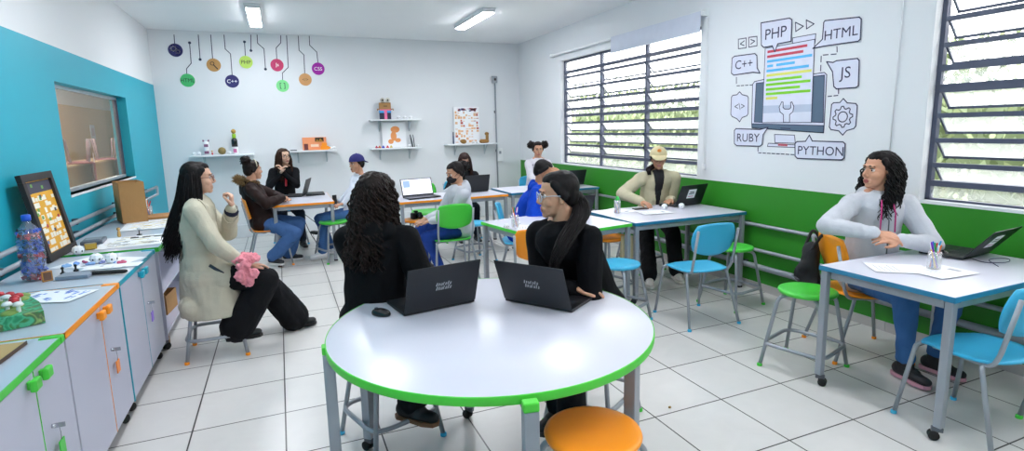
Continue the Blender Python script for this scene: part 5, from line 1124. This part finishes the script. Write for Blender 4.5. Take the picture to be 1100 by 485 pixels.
    return o, Hm, T, dict(nb=nb, hip=hip, ch=ch, kn=kn, an=an, wr=wr, el=el, R=Hr, s=s, W=W, sh=sh, cmat=cmat, co=co)
def cut(me, pred, parent, name, m, push=0, keep=False):
    vs = [v.co.copy() for v in me.vertices]; nr = [x.vector.copy() for x in me.vertex_normals]; A = []; B = []
    for p in me.polygons: (B if pred(p.center) else A).append(tuple(p.vertices))
    if not B: return
    q = MB(); idx = {}
    for f in B:
        for i in f:
            if i not in idx: idx[i] = len(q.v); q.v.append(tuple(vs[i]+nr[i]*push))
    q.f = [tuple(idx[i] for i in f) for f in B]; q.m = [0]*len(B); q.s = [True]*len(B)
    if push:   # closed shell with its own thickness
        n = len(q.v); q.v += [tuple(vs[i]-nr[i]*.004) for i in idx]; ed = {}
        for f in q.f[:len(B)]:
            for a, b in zip(f, f[1:]+f[:1]): ed[(a, b)] = 1
        for (a, b) in list(ed):
            if (b, a) not in ed: q.f.append((b, a, a+n, b+n)); q.m.append(0); q.s.append(False)
    q.build(name, m, parent)
    if not keep:
        mats = list(me.materials); me.clear_geometry(); me.from_pydata(vs, [], A); me.polygons.foreach_set('use_smooth', [True]*len(A)); me.update()
def glasses(o, T, s, m=None, rnd=.024):
    m = m or mat('dark_glasses_frame', '2a1c20', .35); f = MB()
    for sx in (-1, 1): f.tube([T((sx*.033+rnd*cos(a*pi/8), .098-abs(rnd*cos(a*pi/8)+sx*sx*.0)*.15, -.001+rnd*.85*sin(a*pi/8))) for a in range(16)], .0022, 6, True); f.tube([T((sx*.057, .092, .006)), T((sx*.08, .04, .008)), T((sx*.079, -.01, .002))], .002, 6)
    f.tube([T((-.009, .101, .004)), T((.009, .101, .004))], .002, 6)
    f.build('glasses', m, o)
# 1 woman in beige coat
P, Hm, T, D = person('woman in a beige coat with long straight black hair, one hand at her chin', -.58, 4.47, .53, 0, 4, -.02, at=(-.555, 4.5, 1.295), s=1.0, lean=(0, .02), vox=.0045, sk='d0a48c',
    hands=((-.36, 4.50, 1.06), (-.30, 4.33, .66)), handd=(((.05, -.15, 1), (-1, .1, .2)), ((.9, .25, -.1), (0, 0, -1))), curls=(1.5, .5), elbow=((-.30, 4.62, .72), (-.5, 4.1, .75)),
    feet=((.0, 4.70, .10), (-.40, 4.36, .19)), footdir=((1, .15, 0), (1, 0, 0)), top=('coat', 'c0bba8'), pants=('111216', .07), shoe=('17181a', '0e0e0e'), lips='9a5a52',
    hair=dict(kind='long', c='120d0e', n=420, len=.56, open=66, drape=(.02, -.10), vol=.02, wave=.012))
glasses(P, T, 1.0, mat('red_brown_glasses', '5a2428', .3))
for i in (0, 1): q = D['wr'][i]-D['el'][i]; MB().cap(D['el'][i]+q*.90, D['el'][i]+q*.99, .050, .037, 14).build('sweater_cuff', mat('navy_knit', '151a34', .85), P)
pk = MB()
for a, b_, c_ in ((0, 0, .05), (.05, .03, .045), (-.04, .05, .04), (.02, -.05, .05), (.07, -.03, .035), (.0, .04, .06), (-.05, -.01, .04)): pk.ell((a, b_, 0), (c_, c_*.8, c_*.6), 12)
for a, b_, c_, d_ in ((.0, -.09, .045, -.04), (.05, -.1, .04, -.09), (-.02, -.11, .04, -.10), (.02, -.105, .04, -.14)): pk.ell((a, b_, d_), (c_, c_*.5, c_), 12)
q = remesh(pk, .005, 2, .012, 22, 'pink_cloth'); q.materials.append(mat('pink_knit', 'e08c98', .9, 0, .2, 70, .5, 90)); t = link(q, 'pink_cloth', None, (-.30, 4.30, .715)); tag(t, 'crumpled pink knitted cloth held in the lap of the woman in the beige coat', 'cloth')
# pocket and placket of the coat
m = MB().box(-.055, -.004, -.012, .055, .004, .012, 0, .004); q = m.build('pocket', mat('dark_pocket', '24303c', .6), D['co']); q.location = (.185, .10, .66); q.rotation_euler = (.2, .7, 1.45)
# 2 girl in brown jacket
P, Hm, T, D = person('girl in a dark brown jacket with a fur collar, dark hair in a bun', -.26, 7.3, .45, 0, 22, 0, at=(-.315, 7.28, 1.17), s=1.0, lean=(0, .07), vox=.006, sk='c49478',
    hands=((.0, 7.30, .80), (-.02, 7.12, .83)), handd=(((.2, -.9, .1), (0, 0, -1)), ((.2, .9, .1), (-.3, 0, -1))), elbow=((-.1, 7.6, .8), (-.15, 6.95, .78)), feet=((.0, 7.35, .1), (-.18, 7.12, .12)),
    top=('jacket', '281917'), pants=('44679a', .03), shoe=('24262c', 'd8d8d8'), hair=dict(kind='bun', c='1c1210', buns=[(0, -.075, .115, .062)]))
f = MB(); r = random.Random(2)
for i in range(900):
    a = r.uniform(0, 6.28); b_ = r.uniform(0, 6.28); q = .034 if sin(a) > 0 else .045
    e = V((cos(a), sin(a), 0)); p = D['nb']+V((0, -.045, .0))+e*.105+V((0, 0, .02-.035*sin(a)))+(e*cos(b_)+V((0, 0, sin(b_))))*q*.5; d = (e*cos(b_)+V((0, 0, sin(b_)))+V((r.uniform(-.4, .4), r.uniform(-.4, .4), r.uniform(-.4, .4))))*q*.8; f.tube([p, p+d*.6, p+d], .005, 4, rs=[.006, .004, .001])
f.build('fur_collar', mat('brown_fur', '8a7048', .9, 0, .3, 60), D['co'])
MB().tube([T((.082*cos(a), .02, .045+.082*sin(a))) for a in [k*pi/10 for k in range(11)]], .006, 6).build('headband', mat('cream_band', 'dcd2b8', .5), P)
# 3 girl with glasses
P, Hm, T, D = person('girl in a black sweater with glasses and long brown hair, hands clasped before her', .02, 8.52, .50, -82, -62, .03, at=(.045, 8.43, 1.275), s=.98, lean=(0, .05), vox=.006, sk='dcb49c',
    hands=((.02, 8.28, 1.06), (-.02, 8.27, 1.04)), handd=(((-.3, -.2, .9), (-1, 0, 0)), ((.35, -.2, .8), (1, 0, 0))), curls=(1.0, .8), elbow=((.25, 8.28, .8), (-.25, 8.28, .8)), top=('sweater', '121317'), pants=('1c2430', 0), hair=dict(kind='long', c='3a261d', n=230, len=.36, open=40, drape=(0, -.02), vol=.03, wave=.012))
glasses(P, T, .98)
MB().cap(D['nb']+V((.0, .12, -.14)), D['nb']+V((.01, .135, -.25)), .016, .014).build('lanyard', mat('red_fabric', 'b8202c', .6), P)
# 4 boy with cap
P, Hm, T, D = person('boy in a white long sleeved shirt wearing a backwards navy cap', .84, 7.42, .45, 197, 205, -.05, at=(.92, 7.5, 1.18), s=.98, lean=(0, .0), vox=.006, sk='bc8c70',
    hands=((.68, 7.5, .70), (.70, 7.33, .68)), handd=(((-.6, .3, -.2), (0, 0, -1)), ((-.5, -.4, 0), (0, 0, -1))), elbow=((.9, 7.75, .85), (.88, 7.2, .85)), feet=((.40, 7.25, .1), (.52, 7.5, .1)), top=('shirt', 'd8deea'), pants=('3f6397', .01), shoe=('e4e4e6', 'd0d0d0'), tk=1.3, hair=dict(kind='short', c='17110f'))
def cap(o, Hm, T, s, h, back=False, logo=None):
    m = MB(); R = Hm.to_3x3(); cmt = mat('cap_'+h, h, .8, 0, .04, 30, .2, 200); sg = -1 if back else 1
    vs = []; fs = []; n = 24; k = 8
    for j in range(k+1):
        t = j/k*pi/2
        for i in range(n): a = 2*pi*i/n; vs.append(T((.092*cos(a)*cos(t), -.012+.108*sin(a)*cos(t), .038+.1*sin(t)**.9)))
    for j in range(k):
        for i in range(n): fs.append((j*n+i, j*n+(i+1) % n, (j+1)*n+(i+1) % n, (j+1)*n+i))
    m.add(vs, fs, 0, True); m.ell(T((0, -.012, .138)), (.007, .007, .007), 8)
    for i in range(n): a = 2*pi*i/n; a2 = 2*pi*(i+1)/n; m.cap(T((.092*cos(a), -.012+.108*sin(a), .039)), T((.092*cos(a2), -.012+.108*sin(a2), .039)), .004, n=6)
    c = m.build('cap', cmt, o); b = MB(); vs = []
    for q in (0, .005):
        for i in range(9):
            a = pi*i/8; vs.append(T((.072*cos(a), sg*(.055+.035*sin(a)), .044+q))); vs.append(T((.082*cos(a), sg*(.062+.115*sin(a)), .038+q-.04*sin(a))))
    fs = []
    for i in range(8): fs += [(2*i, 2*i+1, 2*i+3, 2*i+2), (18+2*i, 18+2*i+2, 18+2*i+3, 18+2*i+1), (2*i+1, 18+2*i+1, 18+2*i+3, 2*i+3)]
    b.add(vs, fs, 0, True).build('cap_visor', cmt, c)
    if logo: MB().ell(T((0, .077, .095)), (.022, .014, .02), 14, R).build('cap_emblem', mat('orange_embroidery', logo, .7), c)
cap(P, Hm, T, .98, '23246e', True)
MB().box(-.03, -.004, -.06, .03, .004, .06, 0, .004).build('phone', BLACK, None, D['W']((0, 0, 0))*0+V((.60, 7.36, .74)), .4)
tag(bpy.data.objects['phone'], 'dark phone held in the hand of the boy in the navy cap', 'phone'); bpy.data.objects['phone'].name = 'mobile_phone'
# 5 curly student at round table
P, Hm, T, D = person('student in a black hoodie with long curly dark hair, back to the camera', .40, 2.82, .53, 62, 42, -.05, at=(.436, 2.80, 1.275), s=1.02, lean=(.0, .03), vox=.0045, sk='b08468',
    hands=((.62, 2.99, .81), (.75, 2.82, .805)), handd=(((.6, .2, 0), (0, 0, -1)), ((.7, .1, 0), (0, 0, -1))), elbow=((.35, 3.05, .8), (.66, 2.66, .78)), feet=((.66, 2.84, .27), (.50, 2.60, .24)), footdir=((.6, -.7, 0), (.6, -.7, 0)),
    top=('hoodie', '0c0d10'), pants=('111318', .02), shoe=('121214', '7a5236'), tk=1.5, hair=dict(kind='curly', c='1d1310', n=300, len=.33, open=32, drape=(-.03, -.05), vol=.03, curl=.014))
# 6 ponytail woman
P, Hm, T, D = person('woman in a black top with glasses and a low dark ponytail, arms folded', 1.53, 2.53, .53, 212, 166, -.06, at=(1.27, 2.44, 1.262), s=1.0, vox=.0045, sk='cc9c7e', 
    hands=((1.20, 2.46, .82), (1.28, 2.32, .805)), handd=(((-.5, .8, 0), (0, 0, -1)), ((.8, -.4, -.02), (0, 0, -1))), elbow=((1.46, 2.18, .79), (1.20, 2.75, .82)), feet=((1.2, 2.3, .2), (1.15, 2.1, .1)),
    top=('sweater', '0d0e12'), pants=('121318', .02), shoe=('16171a', '101010'), tk=1.9, hs=1.0, lips='a8605a',
    hair=dict(kind='pony', c='120e0f', path=[(0, -.105, -.02), (0, -.12, -.055), (-.13, -.01, -.10), (-.125, .10, -.18), (-.09, .165, -.28), (-.06, .175, -.40)], rad=.032))
glasses(P, T, 1.02, mat('clear_frame', 'c8d4e4', .15, .2), .026)
# 7 masked girl
P, Hm, T, D = person('girl in a light grey hoodie wearing a black face mask, sitting sideways on a chair', 1.76, 5.66, .46, 183, 196, -.28, at=(1.70, 5.62, 1.14), s=.98, lean=(0, .03), vox=.0055, sk='bc8c70',
    tk=1.2, hs=1.05, hands=((1.40, 5.54, .66), (1.39, 5.66, .67)), handd=(((-.7, .3, -.1), (0, 0, -1)), ((-.7, -.3, -.1), (0, 0, -1))), elbow=((1.75, 5.60, .66), (1.75, 5.95, .70)), feet=((1.50, 5.60, .10), (1.42, 5.88, .12)), footdir=((-.7, .4, 0), (-.8, .2, 0)), top=('hoodie', 'c6c8d0'), pants=('1c3a86', .0), shoe=('1a1b22', 'e0e0e0'),
    hair=dict(kind='bun', c='120e0f', buns=[(0, -.13, .03, .07)]))
q = MB().ell(T((0, .052, -.045)), (.058, .064, .05), 20, D['R']).ell(T((0, .095, -.035)), (.02, .02, .024), 12, D['R']); q = remesh(q, .004, 3, name='face_mask'); q.materials.append(mat('mask_black', '14131c', .8)); fm_ = link(q, 'face_mask', P)
q = MB()
for sx in (-1, 1): q.tube([T((sx*.056, .05, -.02)), T((sx*.076, .01, .005)), T((sx*.08, -.015, -.005)), T((sx*.074, 0, -.035)), T((sx*.052, .05, -.065))], .002, 5)
q.build('mask_strap', mat('mask_black', '14131c', .8), fm_)
# 8 girl looking down
P, Hm, T, D = person('girl with long dark brown hair in a black top looking down behind a laptop', 2.42, 7.74, .46, -95, -100, -.45, at=(2.45, 7.6, 1.14), s=.98, lean=(0, .12), vox=.0065, sk='cca088', top=('hoodie', '17181d'), pants=('1c2430', 0), hands=((2.50, 7.42, .80), (2.25, 7.42, .80)),
    hair=dict(kind='long', c='2a1715', n=190, len=.30, open=48, drape=(0, .02), vol=.025))
for i in (0, 1): MB().cap(D['el'][i], D['el'][i].lerp(D['wr'][i], .8), .067, .05, 14).build('shirt_sleeve', mat('white_cloth', 'd0d4dc', .85), P)
# 9 boy in blue
P, Hm, T, D = person('boy in a bright blue hoodie with short black hair resting his forehead on his hand', 2.24, 5.14, .46, -40, -38, -.35, at=(2.45, 5.0, 1.155), s=.98, lean=(0, .12), vox=.0055, sk='b48262', tk=1.7, hs=1.25, top=('hoodie', '0f3fb0'), pants=('1c2a50', 0), shoe=('dcdce0', 'f0f0f0'),
    hands=((2.63, 4.92, 1.115), (2.42, 4.72, .80)), handd=(((-.85, -.05, .5), (-.4, .7, -.2)), ((.7, -.5, 0), (0, 0, -1))), elbow=((2.72, 4.90, .78), (2.25, 4.80, .8)), feet=((2.75, 4.85, .1), (2.45, 4.7, .1)), hair=dict(kind='short', c='0f0c0d'))
# 10 girl with puffs
P, Hm, T, D = person('girl with two round hair puffs and a white patterned top in the far right corner', 3.64, 7.76, .50, -100, -108, -.05, at=(3.67, 7.68, 1.262), s=1.0, lean=(0, .03), vox=.0065, sk='b8886c', top=('sweater', 'c6c4cc'), pants=('2a3040', 0), hands=((3.80, 7.3, .80), (3.5, 7.3, .80)), tk=1.5,
    hair=dict(kind='puffs', c='1a1210', buns=[(-.105, -.03, .075, .062), (.105, -.03, .075, .062)]))
g = MB(); r = random.Random(1)
for i in range(90): a = r.uniform(.3, 2.84); zz = r.uniform(-.38, -.06); p = D['nb']+V((.172*cos(a), .135*sin(a)+.012, zz)); g.ell(p, (.012, .006, .012), 6)
g.build('printed_pattern', mat('grey_print', '8a8894', .85), D['co'])
# 11 person in cap
P, Hm, T, D = person('person in a cream cap, glasses and beige blazer over a black top', 3.78, 4.97, .53, -108, -122, -.04, at=(3.76, 4.86, 1.235), s=1.0, lean=(0, .08), vox=.005, sk='c08e70', top=('blazer', 'c4bca0'), pants=('131417', .03), shoe=('d8d4cc', 'e8e4dc'), hs=1.22,
    hands=((3.80, 4.68, .81), (3.44, 4.72, .81)), handd=(((-.6, -.3, -.1), (0, 0, -1)), ((.1, -.9, -.15), (0, 0, -1))), elbow=((4.06, 5.0, .85), (3.32, 5.0, .88)), feet=((3.68, 4.42, .1), (3.32, 4.40, .1)), tk=1.45, extra=dict(inner='131318'),
    hair=dict(kind='pony', c='1a1113', path=[(0, -.10, -.02), (0, -.13, -.06), (.13, .06, -.10), (.12, .07, -.16)], rad=.025))
glasses(P, T, 1.0); cap(P, Hm, T, 1.0, 'd2c49a', False, 'e08a3a')
# 12 woman in grey hoodie
P, Hm, T, D = person('woman in a light grey hoodie with pink drawstrings and long curly black hair, looking left', 3.64, 2.42, .46, -125, -193, .03, at=(3.57, 2.35, 1.275), s=1.04, vox=.0045, sk='cc9678', top=('hoodie', 'c6c9d0'), pants=('3d679c', .0), shoe=('1c1a1e', 'c890a0'), lips='9a504c',
    hands=((3.50, 2.13, .86), (3.38, 2.23, .90)), handd=(((-.6, .25, .1), (-.3, .6, -.5)), ((.5, -.5, -.1), (.3, .3, -.8))), elbow=((3.90, 2.10, .82), (3.10, 2.52, .96)), feet=((3.72, 2.0, .1), (3.46, 2.02, .1)), tk=1.15,
    hair=dict(kind='curly', c='100c0d', n=430, len=.29, open=74, drape=(.05, .01), vol=.045, curl=.010))
q = MB()
for sx in (-1, 1): a = D['nb']+V((sx*.03, .115, -.02)); q.tube([a, a+V((sx*.01, .035, -.08)), a+V((sx*.012, .04, -.2))], .0045, 6)
q.build('drawstring', mat('magenta_cord', 'c02a78', .6), D['co'])
q = MB().tube([D['nb']+V((0, .13, -.05)), D['nb']+V((0, .165, -.15)), D['nb']+V((0, .17, -.3)), D['nb']+V((0, .165, -.42))], .004, 6); q.build('zipper', STEEL_D, D['co'])
# ---------------------------------------------------------------- camera and output
def Rm(yaw, pitch, roll):
    y, p, r = [radians(a) for a in (yaw, pitch, roll)]
    fw = V((sin(y)*cos(p), cos(y)*cos(p), -sin(p))); rt = V((cos(y), -sin(y), 0)); up = rt.cross(fw)
    return rt*cos(r)+up*sin(r), -rt*sin(r)+up*cos(r), fw
rt_, up_, fw_ = Rm(22.6793, 8.9764, -1.3138)
cam = bpy.data.cameras.new('camera'); co = bpy.data.objects.new('camera', cam); col.objects.link(co)
co.matrix_world = Matrix(((rt_.x, up_.x, -fw_.x, 0), (rt_.y, up_.y, -fw_.y, 0), (rt_.z, up_.z, -fw_.z, 1.6), (0, 0, 0, 1)))
cam.sensor_width = 36; cam.sensor_fit = 'HORIZONTAL'; cam.lens = 588.6/1100*36; cam.shift_y = (230.776-242.5)/1100; cam.clip_start = .05
sc.camera = co
bpy.data.scenes.remove(TMP)
sc.view_settings.view_transform = 'Standard'; sc.view_settings.look = 'None'; sc.view_settings.gamma = 1; sc.view_settings.use_curve_mapping = False
sc.view_settings.exposure = 1.12
sc.cycles.use_denoising = True; sc.cycles.max_bounces = 8; sc.cycles.diffuse_bounces = 5; sc.cycles.glossy_bounces = 3; sc.cycles.transparent_max_bounces = 16; sc.cycles.transmission_bounces = 6
sc.cycles.sample_clamp_indirect = 8; sc.cycles.caustics_reflective = False; sc.cycles.caustics_refractive = False
